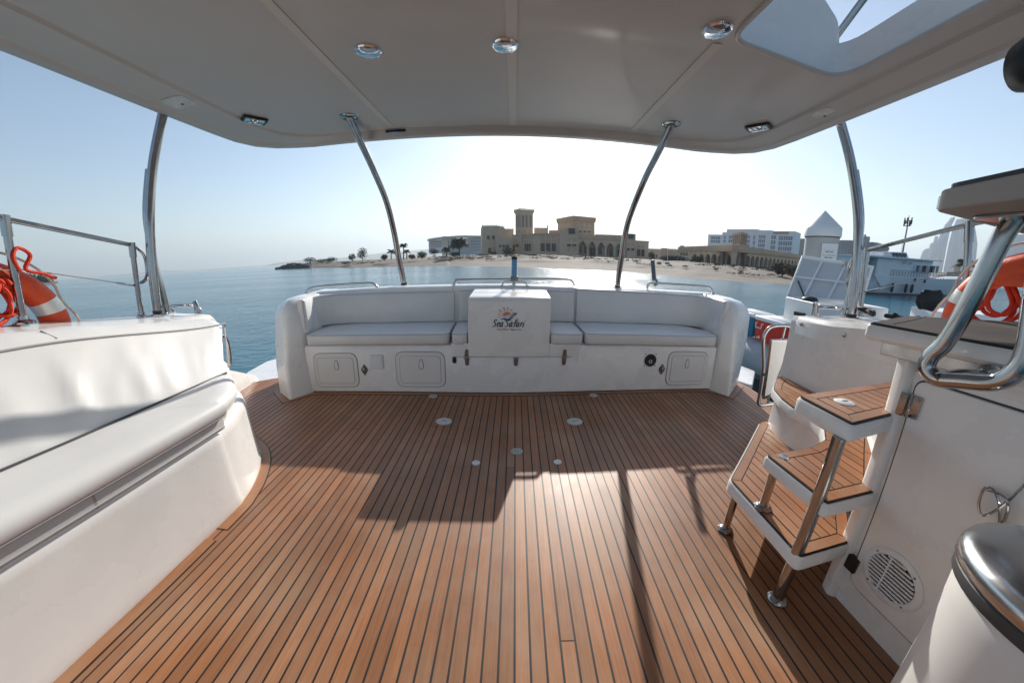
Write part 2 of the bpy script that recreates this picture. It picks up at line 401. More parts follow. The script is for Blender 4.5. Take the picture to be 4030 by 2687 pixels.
arm([([(2.034, 2.808), (1.92, 2.99), (1.92, 3.5), (2.36, 3.6), (2.335, 3.12)], -.0, .03),
     ([(2.04, 2.84), (1.93, 2.99), (1.93, 3.5), (2.37, 3.64), (2.335, 3.10)], .25, .04),
     ([(2.06, 2.89), (1.945, 2.99), (1.945, 3.5), (2.38, 3.68), (2.335, 3.08)], .5, .05),
     ([(2.07, 2.93), (1.965, 3.0), (1.965, 3.6), (2.36, 3.72), (2.33, 3.08)], .72, .06),
     ([(2.075, 2.97), (1.99, 3.05), (1.97, 3.7), (2.33, 3.76), (2.30, 3.10)], .805, .06),
     ([(2.08, 3.03), (2.01, 3.10), (1.98, 3.75), (2.28, 3.78), (2.25, 3.16)], .855, .05),
     ([(2.08, 3.12), (2.03, 3.18), (2.0, 3.75), (2.21, 3.76), (2.19, 3.25)], .876, .04)], 'arm_end')
def puff(poly, z0, z1, name, pip=True, r=.045, crown=.012):
    """a cushion: rounded plan, domed top, piping round the upper edge"""
    P_ = rpoly(poly, .06, 5); cx_ = sum(q[0] for q in P_) / len(P_); cy_ = sum(q[1] for q in P_) / len(P_)
    def ring(d, z):
        out = []
        pp, ins = inset(P_, d) if d > 0 else (P_, P_)
        return [(x, y, z) for x, y in ins]
    pp, _ = inset(P_, .001); P_ = pp
    rings = [ring(.012, z0), ring(0, z0 + .015), ring(0, z1 - .015), ring(.004, z1 - .005), ring(.015, z1)]
    for f_ in (.80, .5, .2): rings.append([(cx_ + (x - cx_) * f_, cy_ + (y - cy_) * f_, z1 + crown * (1 - f_ * f_)) for x, y, z in ring(.015, z1)])
    c = obj(name, M().loft(rings), VINYL, ts, smooth=60)
    if pip: obj('piping', M().tube([(x, y, z1 - .006) for x, y, z in ring(.0, z1)], .0026, 6, closed=True), PIPE, c)
    return c
puff([(-1.80, 2.712), (-1.27, 2.775), (-.525, 2.858), (-.545, 3.42), (-1.55, 3.30), (-1.80, 3.14)], .438, .532, 'seat_cushion')
puff([(-.503, 2.862), (-.37, 2.872), (-.37, 3.42), (-.535, 3.40)], .440, .530, 'seat_cushion')
puff([(.302, 2.924), (.590, 2.94), (.572, 3.46), (.302, 3.45)], .440, .533, 'seat_cushion')
puff([(.606, 2.94), (1.20, 2.955), (1.91, 2.962), (1.94, 3.2), (1.75, 3.48), (.588, 3.47)], .440, .540, 'seat_cushion')
def backc(path, z0, z1, name='back_cushion', thick=.085):
    pts = [tuple(q[:2]) for q in cat([(*p, 0) for p in path], 6)]
    rings = []; pip = []
    rn = random.Random(int(path[0][0] * 100))
    for i, q in enumerate(pts):
        a = Vector(pts[max(i - 1, 0)]); b = Vector(pts[min(i + 1, len(pts) - 1)]); t = (b - a).normalized(); nn = Vector((t.y, -t.x))   # towards the cockpit
        q = Vector(q); e = min(i, len(pts) - 1 - i); k_ = 1 if e > 0 else .6
        w = .0035 * math.sin(i * .9 + path[0][0]) + rn.uniform(-.0015, .0015)
        def pt(o, z): return (q.x + nn.x * o, q.y + nn.y * o, z)
        rings.append([pt(-thick * .5 * k_, z0), pt(thick * .42 * k_, z0 + .005), pt((thick * .5 + w) * k_, z0 + .03), pt((thick * .46 + w) * k_, (z0 + z1) / 2), pt(thick * .36 * k_, z1 - .02), pt(thick * .26 * k_, z1 - .004), pt(0, z1 + .004), pt(-thick * .5 * k_, z1 - .002)])
        pip.append(pt(thick * .33 * k_, z1 - .010))
    c = obj(name, M().loft(rings), VINYL, ts, smooth=60)
    loop = pip + [(rings[-1][2][0], rings[-1][2][1], z0 + .01)]
    obj('piping', M().tube([rings[0][2]] + pip + [loop[-1]], .0026, 6), PIPE, c)
    return c
backc([(-1.835, 2.765), (-1.86, 2.90), (-1.885, 3.02), (-1.80, 3.15), (-1.62, 3.24), (-1.2, 3.305), (-.56, 3.385)], .535, .828)
backc([(-.515, 3.39), (-.40, 3.41), (-.30, 3.415)], .535, .835)
backc([(.20, 3.455), (.40, 3.465), (.578, 3.47)], .538, .838)
backc([(.600, 3.47), (1.2, 3.49), (1.62, 3.495), (1.85, 3.44), (1.98, 3.32), (2.00, 3.17), (1.99, 3.02)], .540, .862)
# fold-down middle gate and the box with the logo
gp = rpoly([(-.505, .332), (.522, .332), (.532, .292), (.556, .292), (.566, .44), (.566, .446), (-.508, .446)], [.004, .006, .012, .012, .01, .004, .004], 4)
g = M(); n0 = face_xz(gp, 0, .01)
mbg = M(); vs = []
for (x, y, z) in n0.v: vs.append((x, F(x) - .009 + (y if y else 0), z))
mbg.add(vs, n0.f); obj('gate_panel', mbg, GEL, ts, smooth=30)
mbg = M(); mbg.loft([[(x, F(x) - .002, .3305), (x, F(x) - .002, .3265), (x, F(x) + .01, .3265), (x, F(x) + .01, .3305)] for x in [-.505 + .05 * i for i in range(21)]]); obj('gate_seam', mbg, CAULK, ts)
obj('recess', on_front(face_xz(rpoly([(-.018, -.025), (.018, -.025), (.018, .028), (-.018, .028)], .017, 5), -.0035, .002), -.484, .298), CAULK, ts)
bx = [(-.363, F(-.363)), (.297, F(.297))]
yF0, yF1 = F(-.363) - .018, F(.297) - .018
rings = []
prof = [(0, .334), (0, .78), (.006, .80), (.02, .816), (.045, .824), (.10, .829), (.43, .845), (.47, .845), (.47, .45), (.10, .445), (.05, .44), (.05, .334)]
for i in range(13):
    x = -.363 + .66 * i / 12
    rings.append([(x, yF0 + (yF1 - yF0) * i / 12 + a, z) for a, z in prof])
box = obj('gate_box', M().loft(rings), GEL, ts, bevel=.008, seg=3)
BA = math.atan2(yF1 - yF0, .66)
# lettering and emblem, flat on the face of the box
LOGO = {}
def flat(name, polys, material, parent, off=-.0012):
    mb = M()
    for pl in polys:
        n = len(pl); o = len(mb.v)
        mb.v += [(-.363 + (x + .363) * math.cos(BA), yF0 + (x + .363) * math.sin(BA) + off, z) for x, z in pl]
        mb.f.append(tuple(range(o, o + n)))
    return obj(name, mb, material, parent, smooth=0)
def ribbon(pts, w, n=5):
    c = cat([(x, z, 0) for x, z in pts], n); k = len(c); out = []
    for i in range(k - 1):
        t0 = (c[min(i + 1, k - 1)] - c[max(i - 1, 0)]).normalized(); t1 = (c[min(i + 2, k - 1)] - c[i]).normalized()
        f0, f1 = i / (k - 1), (i + 1) / (k - 1)
        W = w if callable(w) else (lambda f: w * (.62 + .38 * math.sin(math.pi * min(1, f * 1.15))))
        n0, n1 = Vector((-t0.y, t0.x, 0)) * W(f0), Vector((-t1.y, t1.x, 0)) * W(f1)
        q = [c[i] + n0, c[i] - n0, c[i + 1] - n1, c[i + 1] + n1]
        out.append([(p.x, p.y) for p in q])
    return out
INK = mat('logo_grey', (.10, .12, .14), .6); INKB = mat('logo_blue', (.02, .15, .32), .6); INKO = mat('logo_orange', (.72, .14, .02), .6); INKR = mat('logo_tagline', (.48, .17, .06), .6); INKK = mat('logo_black', (.01, .01, .01), .6)
LX0, LX1, LZ = -.166, .086, .582                      # extent and baseline of the words
def word():
    G = {  # strokes per letter in a 1-high box: list of polylines (x, z)
     'S': ([[(.50, .84), (.42, .98), (.26, .98), (.13, .84), (.18, .66), (.34, .50), (.40, .28), (.30, .08), (.12, .02), (-.02, .14)]], .62),
     'e': ([[(.04, .30), (.24, .38), (.36, .50), (.28, .62), (.12, .56), (.04, .34), (.10, .08), (.28, .04), (.42, .16)]], .46),
     'a': ([[(.40, .60), (.24, .62), (.08, .42), (.06, .12), (.20, .04), (.34, .30), (.42, .60)], [(.42, .62), (.38, .24), (.42, .05), (.50, .06)]], .56),
     'f': ([[(.52, .96), (.40, 1.02), (.32, .84), (.26, .40), (.18, -.0), (.12, -.06)], [(.08, .58), (.28, .58), (.46, .60)]], .46),
     'r': ([[(.16, .62), (.14, .30), (.08, .02)], [(.13, .28), (.24, .52), (.38, .62), (.44, .54)]], .42),
     'i': ([[(.18, .62), (.15, .30), (.12, .04), (.18, .03)], [(.28, .92), (.26, .84)]], .30)}
    polys = []; adv = 0
    for ch in 'Sea Safari':
        if ch == ' ': adv += .22; continue
        st, wd = G[ch]
        for s in st: polys.append([(adv + x + .22 * z, z) for x, z in s])
        adv += wd
    sc = (LX1 - LX0) / (adv + .05); out = []
    for s in polys: out += ribbon([(LX0 + x * sc, LZ + z * .058) for x, z in s], .0050)
    return out
flat('lettering', word(), INK, box, -.0030)
def zz(px_, py_):                                       # emblem drawn on a 2352 x 1129 tracing grid of the mark
    return (-.166 + (px_ - 547) * (.252 / 1200), .582 - (py_ - 935) * (.252 / 1200) * .98)
drops = [((905, 370), (815, 270), 34), ((1003, 330), (965, 195), 34), ((1098, 315), (1122, 190), 32), ((1200, 340), (1268, 258), 30), ((1275, 388), (1350, 366), 22), ((878, 436), (770, 426), 24), ((860, 508), (795, 540), 22)]
polys = []
for a, b, w in drops:
    A, B = Vector(a), Vector(b); d = (B - A).normalized(); nn = Vector((-d.y, d.x)); L = (B - A).length
    outl = [A, A + d * L * .5 + nn * w * .62, B + nn * w * .9, B + d * w, B - nn * w * .9, A + d * L * .5 - nn * w * .62]
    outl = [Vector(q[:2]) for q in cat([(*q, 0) for q in outl], 4, True)]
    k = len(outl); cc = sum(outl, Vector((0, 0))) / k
    for i in range(k):
        p, q = outl[i], outl[(i + 1) % k]
        polys.append([zz(*p), zz(*q), zz(*(q + (cc - q) * .42)), zz(*(p + (cc - p) * .42))])
polys += ribbon([zz(*q) for q in ((925, 535), (945, 450), (1010, 385), (1100, 365), (1180, 380), (1240, 430))], lambda f: .0012 + .0030 * math.sin(math.pi * f))
polys += ribbon([zz(*q) for q in ((972, 545), (1010, 470), (1080, 435), (1150, 432), (1190, 455))], lambda f: .001 + .0058 * math.sin(math.pi * min(1, f * 1.0)))
polys += ribbon([zz(*q) for q in ((1020, 530), (1060, 490), (1110, 480))], .0012)
flat('sun_emblem', polys, INKO, box, -.0030)
polys = ribbon([zz(*q) for q in ((810, 598), (900, 602), (1000, 590), (1120, 545), (1230, 480), (1340, 420), (1460, 385))], lambda f: .0008 + .0066 * max(0, f - .45) * (1 if f < .9 else 1 - (f - .9) * 8))
polys += ribbon([zz(*q) for q in ((1290, 520), (1380, 460), (1465, 392))], .0052)
flat('board_emblem', polys, INK, box, -.0034)
polys = ribbon([zz(*q) for q in ((865, 655), (950, 615), (1040, 640), (1140, 655), (1220, 600), (1350, 558))], lambda f: .0016 + .0065 * math.sin(math.pi * f))
polys += ribbon([zz(*q) for q in ((1010, 700), (1080, 665), (1180, 665), (1290, 665))], lambda f: .0008 + .0042 * math.sin(math.pi * min(1, f)))
polys += ribbon([zz(*q) for q in ((1180, 640), (1240, 560), (1300, 500))], .0050)
flat('wave_emblem', polys, INKB, box, -.0040)
polys = []
for (bx_, by_, s) in ((1435, 530, .7), (1482, 603, 1.0), (1468, 692, 1.75)):
    polys += [[zz(bx_ - 42 * s, by_ - 16 * s), zz(bx_ - 12 * s, by_ - 12 * s), zz(bx_, by_ + 2 * s), zz(bx_ + 4 * s, by_ + 14 * s), zz(bx_ - 10 * s, by_ + 4 * s)], [zz(bx_ + 4 * s, by_ + 14 * s), zz(bx_, by_ + 2 * s), zz(bx_ + 14 * s, by_ - 8 * s), zz(bx_ + 42 * s, by_ - 8 * s), zz(bx_ + 16 * s, by_)]]
flat('bird_emblem', polys, INKK, box, -.0034)
def text(body, size, loc, rotm, material, parent, name, shear=0., bold=0., width=None):
    cu = bpy.data.curves.new(name, 'FONT'); cu.body = body; cu.size = size; cu.shear = shear; cu.offset = bold; cu.align_x = 'CENTER'; cu.align_y = 'CENTER'
    tmp = bpy.data.objects.new(name, cu); COL.objects.link(tmp)
    me = bpy.data.meshes.new_from_object(tmp.evaluated_get(bpy.context.evaluated_depsgraph_get()))
    bpy.data.objects.remove(tmp); bpy.data.curves.remove(cu)
    xs = [v.co.x for v in me.vertices]; f_ = width / (max(xs) - min(xs)) if width and xs else 1
    me.transform(rotm @ Matrix.Scale(f_, 4)); me.materials.clear(); me.materials.append(material)
    me.transform(Matrix.Translation(Vector(loc) - ROOT[parent.name]))
    o = bpy.data.objects.new(name, me); COL.objects.link(o); o.parent = parent; ROOT[o.name] = ROOT[parent.name]
    return o
tx = -.036
text('Great Places. Happy Faces', .03, (tx, yF0 + (tx + .363) * math.tan(BA) - .0035, .562), Matrix.Rotation(BA, 4, 'Z') @ Matrix.Rotation(rad(90), 4, 'X'), INKR, box, 'tagline_lettering', .3, .0006, width=.196)
# hinges
for x in (-.377, .025, .431):
    mb = on_front(face_xz(rpoly([(-.021, .003), (.021, .003), (.014, .068), (-.014, .068)], [.001, .001, .013, .013], 4), -.0155, -.0095), x, .328)
    h_ = obj('hinge', mb, DSTEEL, ts, bevel=.001, seg=1)
    mb = on_front(face_xz(rpoly([(-.021, -.003), (.021, -.003), (.014, -.074), (-.014, -.074)], [.001, .001, .013, .013], 4), -.0055, .0), x, .328); obj('leaf', mb, DSTEEL, h_, bevel=.001, seg=1)
    mb = M().lathe([(0, -.022), (.0055, -.022), (.0055, .022), (0, .022)], (0, -.0115, 0), 10, 'x'); obj('pin', on_front(mb, x, .328), STEEL, h_)
    for dz in (.056, .016, -.016, -.06):
        for dx in ((0,) if abs(dz) > .03 else (-.011, .011)):
            mb = M().lathe([(0, 0), (.0035, 0), (.0035, .0018), (0, .0025)], (0, 0, 0), 8, 'y'); mb.xf(Matrix.Translation((dx, -.0165 if dz > 0 else -.0065, dz)) @ Matrix.Rotation(math.pi, 4, 'Z')); obj('screw', on_front(mb, x, .328), STEEL, h_)
# locker hatches
for (xa, xb, za, zb, lx, flip) in ((-1.754, -1.345, .051, .361, -.0, 1), (-.999, -.567, .058, .371, 0, 1), (1.430, 1.850, .055, .378, .02, -1)):
    xc, zc, w, h_ = (xa + xb) / 2, (za + zb) / 2, xb - xa, zb - za
    hgp = on_front(face_xz(rrect(w + .008, h_ + .008, .078, 6), -.0015, .004), xc, zc)
    hf = obj('locker_hatch', on_front(face_xz(rrect(w, h_, .075, 6), -.009, .004), xc, zc), mat('hatch_gelcoat', (.80, .77, .73), .32, coat=.3, bump=.05, bscale=60), ts, bevel=.004, seg=2, smooth=40)
    obj('hatch_gap', hgp, RUBBER, hf, smooth=0)
    obj('lid_groove', on_front(face_xz(rrect(w - .068, h_ - .068, .037, 5), -.0096, -.006), xc, zc), PIPE, hf, smooth=0)
    obj('hatch_lid', on_front(face_xz(rrect(w - .075, h_ - .075, .035, 5), -.0125, -.006), xc, zc), mat('hatch_gelcoat', (.80, .77, .73), .32), hf, bevel=.002, seg=2)
    obj('latch_plate', on_front(face_xz(rrect(.085, .105, .006, 2), -.0140, -.011), xc + .012 * flip, zc + .052), mat('hatch_gelcoat', (.80, .77, .73), .32), hf, bevel=.0015, seg=1)
    lp = [(-.016, -.026), (-.010, -.038), (.010, -.038), (.016, -.026), (.018, .0), (.013, .018), (.012, .03), (.006, .038), (-.006, .038), (-.012, .03), (-.013, .018), (-.018, 0)]
    lt = obj('latch', on_front(face_xz(lp, -.0195, -.013), xc + .012 * flip, zc + .052), WPLAST, hf, bevel=.0015, seg=2)
    mbl = M().tube([(x * 1.08, -.0155, z * 1.06) for x, z in lp], .0022, 5, closed=True); obj('latch_gap', on_front(mbl, xc + .012 * flip, zc + .052), RUBBER, hf)
# lifting eyes, socket cover, horn
for x, z in ((-1.287, .212), (1.376, .210)):
    pe = obj('pad_eye', on_front(face_xz(rpoly([(0, -.056), (.036, 0), (0, .056), (-.036, 0)], [.008, .012, .008, .012], 3), -.005, .001), x, z), DSTEEL, ts, bevel=.001, seg=1)
    mb = M().tube([(0, -.004, -.026), (0, -.030, -.016), (0, -.034, 0), (0, -.030, .016), (0, -.004, .026)], .007, 8); obj('eye', on_front(mb, x, z), STEEL, pe)
    for dz in (-.044, .044): obj('screw', on_front(M().lathe([(0, -.008), (.005, -.008), (.005, -.004), (0, -.004)], (0, 0, dz), 8, 'y'), x, z), STEEL, pe)
sc_ = obj('socket_cover', on_front(face_xz(rrect(.125, .128, .014, 4), -.012, .001), -1.170, .286), WPLAST, ts, bevel=.003, seg=2)
obj('cover_flap', on_front(face_xz(rrect(.112, .108, .010, 3), -.019, -.012), -1.170, .282), WPLAST, sc_, bevel=.003, seg=2)
obj('flap_hinge', on_front(M().lathe([(0, -.045), (.006, -.045), (.006, .045), (0, .045)], (0, -.014, .058), 8, 'x'), -1.170, .286), WPLAST, sc_)
hn = obj('horn_socket', on_front(M().lathe([(0, -.002), (.058, -.002), (.058, -.010), (.050, -.012), (.030, -.008), (0, -.006)], (0, 0, 0), 28, 'y'), 1.247, .296), BLACK, ts)
obj('contact_ring', on_front(M().tube([(.014 * math.cos(a * .4), -.012, -.010 + .014 * math.sin(a * .4)) for a in range(16)], .003, 6, closed=True), 1.247, .296), WPLAST, hn)
for dx in (-.052, .052):
    for dz in (-.050, .056): obj('screw', on_front(M().lathe([(0, -.004), (.006, -.004), (.006, 0), (0, 0)], (dx, 0, dz), 8, 'y'), 1.247, .296), DSTEEL, hn)

# ---- rails on the coaming
def rail(name, pts, r, label, cat_, feet=(0, -1), grp=None, n=5, flange=.022, sharp=False):
    t = thing(name, label, cat_, pts[0], grp, boat=True)
    obj('tube', M().tube(pts if sharp else cat(pts, n), r, 12), STEEL, t)
    for i in feet:
        p = pts[i]; obj('foot_flange', M().lathe([(0, -.004), (flange, -.004), (flange, .002), (flange * .8, .005), (0, .005)], p, 16), STEEL, t)
    return t
GR = 'stainless rails on the stern coaming'
rail('grab_rail', [(-2.113, 3.30, .832), (-2.095, 3.305, .862), (-2.035, 3.315, .884), (-1.858, 3.342, .900), (-1.46, 3.401, .910), (-1.393, 3.41, .898), (-1.355, 3.415, .862)], .0125, 'left curved stainless grab rail on the stern coaming beside the arm end', 'grab rail', grp=GR)
rail('grab_rail', [(-.585, 3.504, .868), (-.568, 3.505, .900), (-.525, 3.509, .919), (-.06, 3.55, .923), (.50, 3.586, .939), (.565, 3.589, .925), (.597, 3.59, .884)], .0125, 'long straight stainless grab rail in the middle of the stern coaming', 'grab rail', grp=GR)
rail('grab_rail', [(1.388, 3.613, .878), (1.398, 3.613, .925), (1.44, 3.613, .948), (1.75, 3.614, .952), (2.08, 3.611, .950), (2.15, 3.609, .93), (2.19, 3.608, .875)], .0125, 'right stainless grab rail on the stern coaming with the dark rod holder', 'grab rail', grp=GR)
rail('gate_handle', [(-.117, 3.445, .868), (-.086, 3.447, .910), (.088, 3.455, .913), (.125, 3.458, .868)], .0065, 'small low stainless handle on the gate below the blue rod holder', 'handle', sharp=True, flange=.013)
rh = thing('rod_holder', 'blue cylindrical rod holder with black cap clamped upright on the middle rail', 'rod holder', (0, 3.554, .87), boat=True)
obj('tube', M().lathe([(0, .955), (.026, .955), (.026, 1.125), (0, 1.125)], (-.004, 3.554, 0), 18), mat('blue_anodised', (.10, .24, .42), .3, metal=.4), rh)
obj('cap', M().lathe([(0, 1.12), (.028, 1.12), (.029, 1.14), (.02, 1.15), (0, 1.15)], (-.004, 3.554, 0), 18), BLACK, rh)
obj('clamp', M().box(-.038, .034, 3.53, 3.58, .905, .955), DSTEEL, rh, bevel=.006)
obj('stem', M().lathe([(0, .868), (.018, .868), (.016, .885), (.011, .9), (.011, .92), (0, .92)], (-.004, 3.554, 0), 12), STEEL, rh)
rh = thing('rod_holder', 'dark slanting rod holder clamped near the left end of the right rail', 'rod holder', (1.45, 3.6, .93), boat=True)
obj('tube', M().tube([(1.462, 3.61, .985), (1.43, 3.61, 1.19)], [.024, .021], 14), mat('dark_anodised', (.10, .12, .15), .25, metal=.7), rh)
obj('clamp', M().tube([(1.44, 3.61, .985), (1.49, 3.61, .985), (1.50, 3.61, .94), (1.47, 3.61, .925)], .018, 8), STEEL, rh)
obj('knob', M().lathe([(0, 1.49), (.016, 1.49), (.018, 1.505), (.012, 1.525), (0, 1.525)], (0, 3.61, .955), 10, 'x'), STEEL, rh)

# ---- posts that carry the roof
def post(pts, r, label, n=6, base=True, top=True, second=None):
    t = thing('roof_post', label, 'post', pts[0], 'stainless posts that carry the roof', boat=True)
    obj('tube', M().tube(cat(pts, n), r, 18), STEEL, t)
    if second: obj('brace_tube', M().tube(cat(second, n), r * .72, 14), STEEL, t)
    if base:
        obj('base_flange', M().lathe([(0, -.006), (.058, -.006), (.058, .002), (.052, .006), (.034, .008), (0, .008)], pts[0], 24), STEEL, t)
        obj('base_collar', M().lathe([(0, 0), (r + .004, 0), (r + .004, .025), (0, .03)], pts[0], 18), RUBBER, t)
    if top:
        tf = obj('top_flange', M().lathe([(0, .01), (.072, .01), (.072, .002), (.066, -.002), (.0, -.004)], pts[-1], 24), STEEL, t)
        for a in (.5, 2.6, 4.7): obj('bolt', M().lathe([(0, -.006), (.007, -.006), (.007, 0), (0, 0)], (pts[-1][0] + .053 * math.cos(a), pts[-1][1] + .053 * math.sin(a), pts[-1][2]), 6), RUBBER, tf)
    return t
post([(-1.126, 3.58, .868), (-1.14, 3.56, .99), (-1.158, 3.52, 1.136), (-1.181, 3.42, 1.438), (-1.20, 3.27, 1.692), (-1.226, 3.05, 1.91), (-1.224, 2.75, 2.087), (-1.203, 2.50, 2.195)], .0285, 'curved stainless roof post rising from the left half of the stern coaming')
post([(1.054, 3.60, .882), (1.055, 3.57, 1.02), (1.057, 3.52, 1.176), (1.067, 3.42, 1.475), (1.085, 3.30, 1.661), (1.12, 3.08, 1.91), (1.119, 2.80, 2.057), (1.116, 2.55, 2.195)], .0285, 'curved stainless roof post rising from the right half of the stern coaming')
post([(-2.35, 1.85, .868), (-2.355, 1.862, 1.06), (-2.36, 1.88, 1.257), (-2.355, 1.904, 1.5), (-2.345, 1.961, 1.826), (-2.30, 2.03, 2.17)], .028, 'thick double stainless roof post on the left gunwale beside the guard rail', top=False, second=[(-2.36, 1.925, .868), (-2.372, 1.918, 1.06), (-2.39, 1.915, 1.25), (-2.40, 1.915, 1.5), (-2.39, 1.965, 1.8)])
post([(2.215, 1.892, .925), (2.22, 1.91, 1.12), (2.22, 1.936, 1.334), (2.215, 1.972, 1.578), (2.19, 2.052, 1.913), (2.12, 2.10, 2.175)], .028, 'thick double stainless roof post on the right gunwale beside the open storage box', top=False, second=[(2.235, 1.96, .925), (2.25, 1.965, 1.12), (2.26, 1.97, 1.33), (2.255, 1.985, 1.578), (2.23, 2.052, 1.88)])
# ---- left settee
se = thing('side_settee', 'long white upholstered settee along the left side with rounded moulded base', 'settee', (-1.7, .6, 0), boat=True)
base_pl = bcurve + [(-2.35, 1.98), (-2.35, -.7)]
def scaled(pl, d, z):
    return [(x - d if x > -2.3 else x, y - d * max(0, min(1, (y - 1.0) / .6)) if x > -2.3 else y, z) for x, y in pl]
obj('moulded_base', M().loft([scaled(base_pl, .0001, -.002), scaled(base_pl, -.004, .02), scaled(base_pl, .004, .045), scaled(base_pl, .012, .36), scaled(base_pl, .018, .395), scaled(base_pl, .032, .413), scaled(base_pl, .06, .42), scaled(base_pl, .12, .421)]), GEL, se, smooth=60)
band = [(-1.374, -.7), (-1.374, 1.12), (-1.397, 1.25), (-1.45, 1.37), (-1.53, 1.46), (-1.65, 1.55), (-2.1, 1.65), (-2.1, -.7)]
band = [tuple(q[:2]) for q in cat([(*p, 0) for p in band[:6]], 4)] + band[6:]
bo = obj('front_band', M().prism(band, .41, .475), GREYV, se)
for y in (.30, .70): obj('band_seam', M().box(-1.378, -1.372, y - .004, y + .004, .415, .474), mat('beige_thread', (.42, .36, .28), .8), bo, smooth=0)
obj('lower_piping', M().tube([(x + .002, y, .424) for x, y in band[:-2]], .0035, 6), PIPE, se)
cpl = [(-1.348, -.7), (-1.348, 1.12), (-1.364, 1.26), (-1.41, 1.40), (-1.475, 1.51), (-1.58, 1.61), (-1.72, 1.74), (-1.88, 1.90)]
cpl = [tuple(q[:2]) for q in cat([(*p, 0) for p in cpl], 5)] + [(-2.0, 1.95), (-2.0, -.7)]
def shrink(pl, d, z):
    # pull the open side and the rounded end inwards without crossing
    return [(x - d if x > -1.999 else x, y - d * max(0, min(1, (y - 1.0) / .6)) if x > -1.999 else y, z) for x, y in pl]
def cring(d, z): return shrink(cpl, d, z)
cu = obj('seat_cushion', M().loft([cring(.06, .474), cring(.026, .475), cring(.012, .480), cring(.003, .492), cring(.002, .520), cring(.014, .541), cring(.036, .553), cring(.075, .557), cring(.14, .553), cring(.22, .552)]), VINYL, se, smooth=70)
cq = shrink(cpl, .012, 0); obj('piping', M().tube([(x, y, .478) for x, y, _z in cq[:-2]], .0045, 6), PIPE, cu)
# backrest with loose folds in the vinyl
rows = []; pipe_ = []; ny = 90
def sm(t): t = max(0, min(1, t)); return t * t * (3 - 2 * t)
rn = random.Random(5); folds = [(rn.uniform(-.3, 1.9), rn.uniform(.02, .06), rn.uniform(-.6, .3), rn.uniform(.002, .007)) for _ in range(26)]
for i in range(ny + 1):
    y = -.7 + 2.63 * i / ny
    zt = .905 - .115 * sm((y - .85) / 1.1) + (0 if y > .85 else (.85 - y) * .03)
    e = sm((1.93 - y) / .07); row = []
    for j in range(25):
        t = j / 24
        if t < .78:
            u = t / .78; x = -1.675 - .265 * u + .02 * math.sin(math.pi * u) ; z = .545 + (zt - .545) * u
            a = sum(A * math.exp(-((y - y0 - sl * (u - .5) * .25) / w) ** 2) for y0, w, sl, A in folds) * math.sin(math.pi * min(1, u * 1.05)) ** .7
            x += a
        else:
            u = (t - .78) / .22; x = -1.94 - .20 * u; z = zt + .035 * math.sin(math.pi * min(1, u * 1.3) * .62) + .004 * math.sin(y * 23) * u
        if j == 18: pipe_.append((x + .002, y, z + .002))
        lim = 1.68 + .31 * max(0, min(1, (-1.675 - x) / .265)); yy = -.7 + (y + .7) * (lim + .7) / 2.63
        if j == 18: pipe_[-1] = (pipe_[-1][0], yy, pipe_[-1][2])
        row.append((x - (1 - e) * .03, yy, z - (1 - e) * .02 * (0 if t < .5 else 1)))
    rows.append(row)
mb = M(); mb.loft(rows, closed=False, caps=False)
# close the aft end
endr = rows[-1]; mb.add(endr + [(-2.16, 1.99, .50), (-1.75, 1.72, .50)], [tuple(range(len(endr) + 2))])
bk = obj('backrest', mb, VINYL, se, smooth=70)
obj('piping', M().tube(pipe_ + [(-1.95, 1.985, pipe_[-1][2] - .03), (-1.86, 1.89, .70), (-1.73, 1.74, .56)], .0055, 7), PIPE, bk)
obj('seat_seam', M().tube([(-1.672, -.7, .553), (-1.672, 1.66, .553)], .007, 6), RUBBER, se)
for y in (.33, 1.06): obj('top_seam', M().tube([(-1.945, y, .905 - .115 * sm((y - .85) / 1.1) + .004), (-2.03, y, .905 - .115 * sm((y - .85) / 1.1) + .036)], .0035, 5), mat('beige_thread', (.42, .36, .28), .8), bk)

# ---- gunwales and hull
def hull_side(sgn, name, label, pts):
    """pts: (y, inner x, inner z, top outer x, top z)"""
    rings = []
    for y, xi, zi, xo, zo in pts:
        rings.append([(xi, y, zi - .25), (xi, y, zi - .03), (xi + sgn * .02, y, zi - .004), (xi + sgn * .06, y, zi), (xo - sgn * .08, y, zo), (xo - sgn * .02, y, zo - .01), (xo, y, zo - .05), (xo + sgn * .02, y, zo - .12), (xo - sgn * .10, y, -.4), (xo - sgn * .25, y, -1.25), (xi + sgn * .1, y, -1.25), (xi + sgn * .1, y, zi - .25)])
    return single(name, M().loft(rings), GEL, label, 'gunwale', 'side gunwales of the boat', boat=True)
hull_side(-1, 'gunwale', 'white left gunwale behind the settee with cleat and rail posts', [(-.9, -2.10, .96, -2.55, .99), (.3, -2.10, .95, -2.58, .985), (.9, -2.10, .92, -2.60, .955), (1.4, -2.09, .875, -2.58, .905), (1.8, -2.08, .845, -2.54, .862), (2.02, -2.07, .835, -2.50, .845), (2.07, -2.09, .80, -2.46, .81)])
hull_side(1, 'gunwale', 'white right gunwale behind the staircase with cleat and rail posts', [(-.9, 1.86, 1.06, 2.45, 1.08), (.3, 1.86, 1.05, 2.48, 1.07), (.9, 1.86, 1.02, 2.50, 1.045), (1.3, 1.86, .98, 2.50, 1.00), (1.7, 1.86, .925, 2.47, .945), (1.98, 1.86, .905, 2.40, .925), (2.03, 1.88, .88, 2.36, .90)])
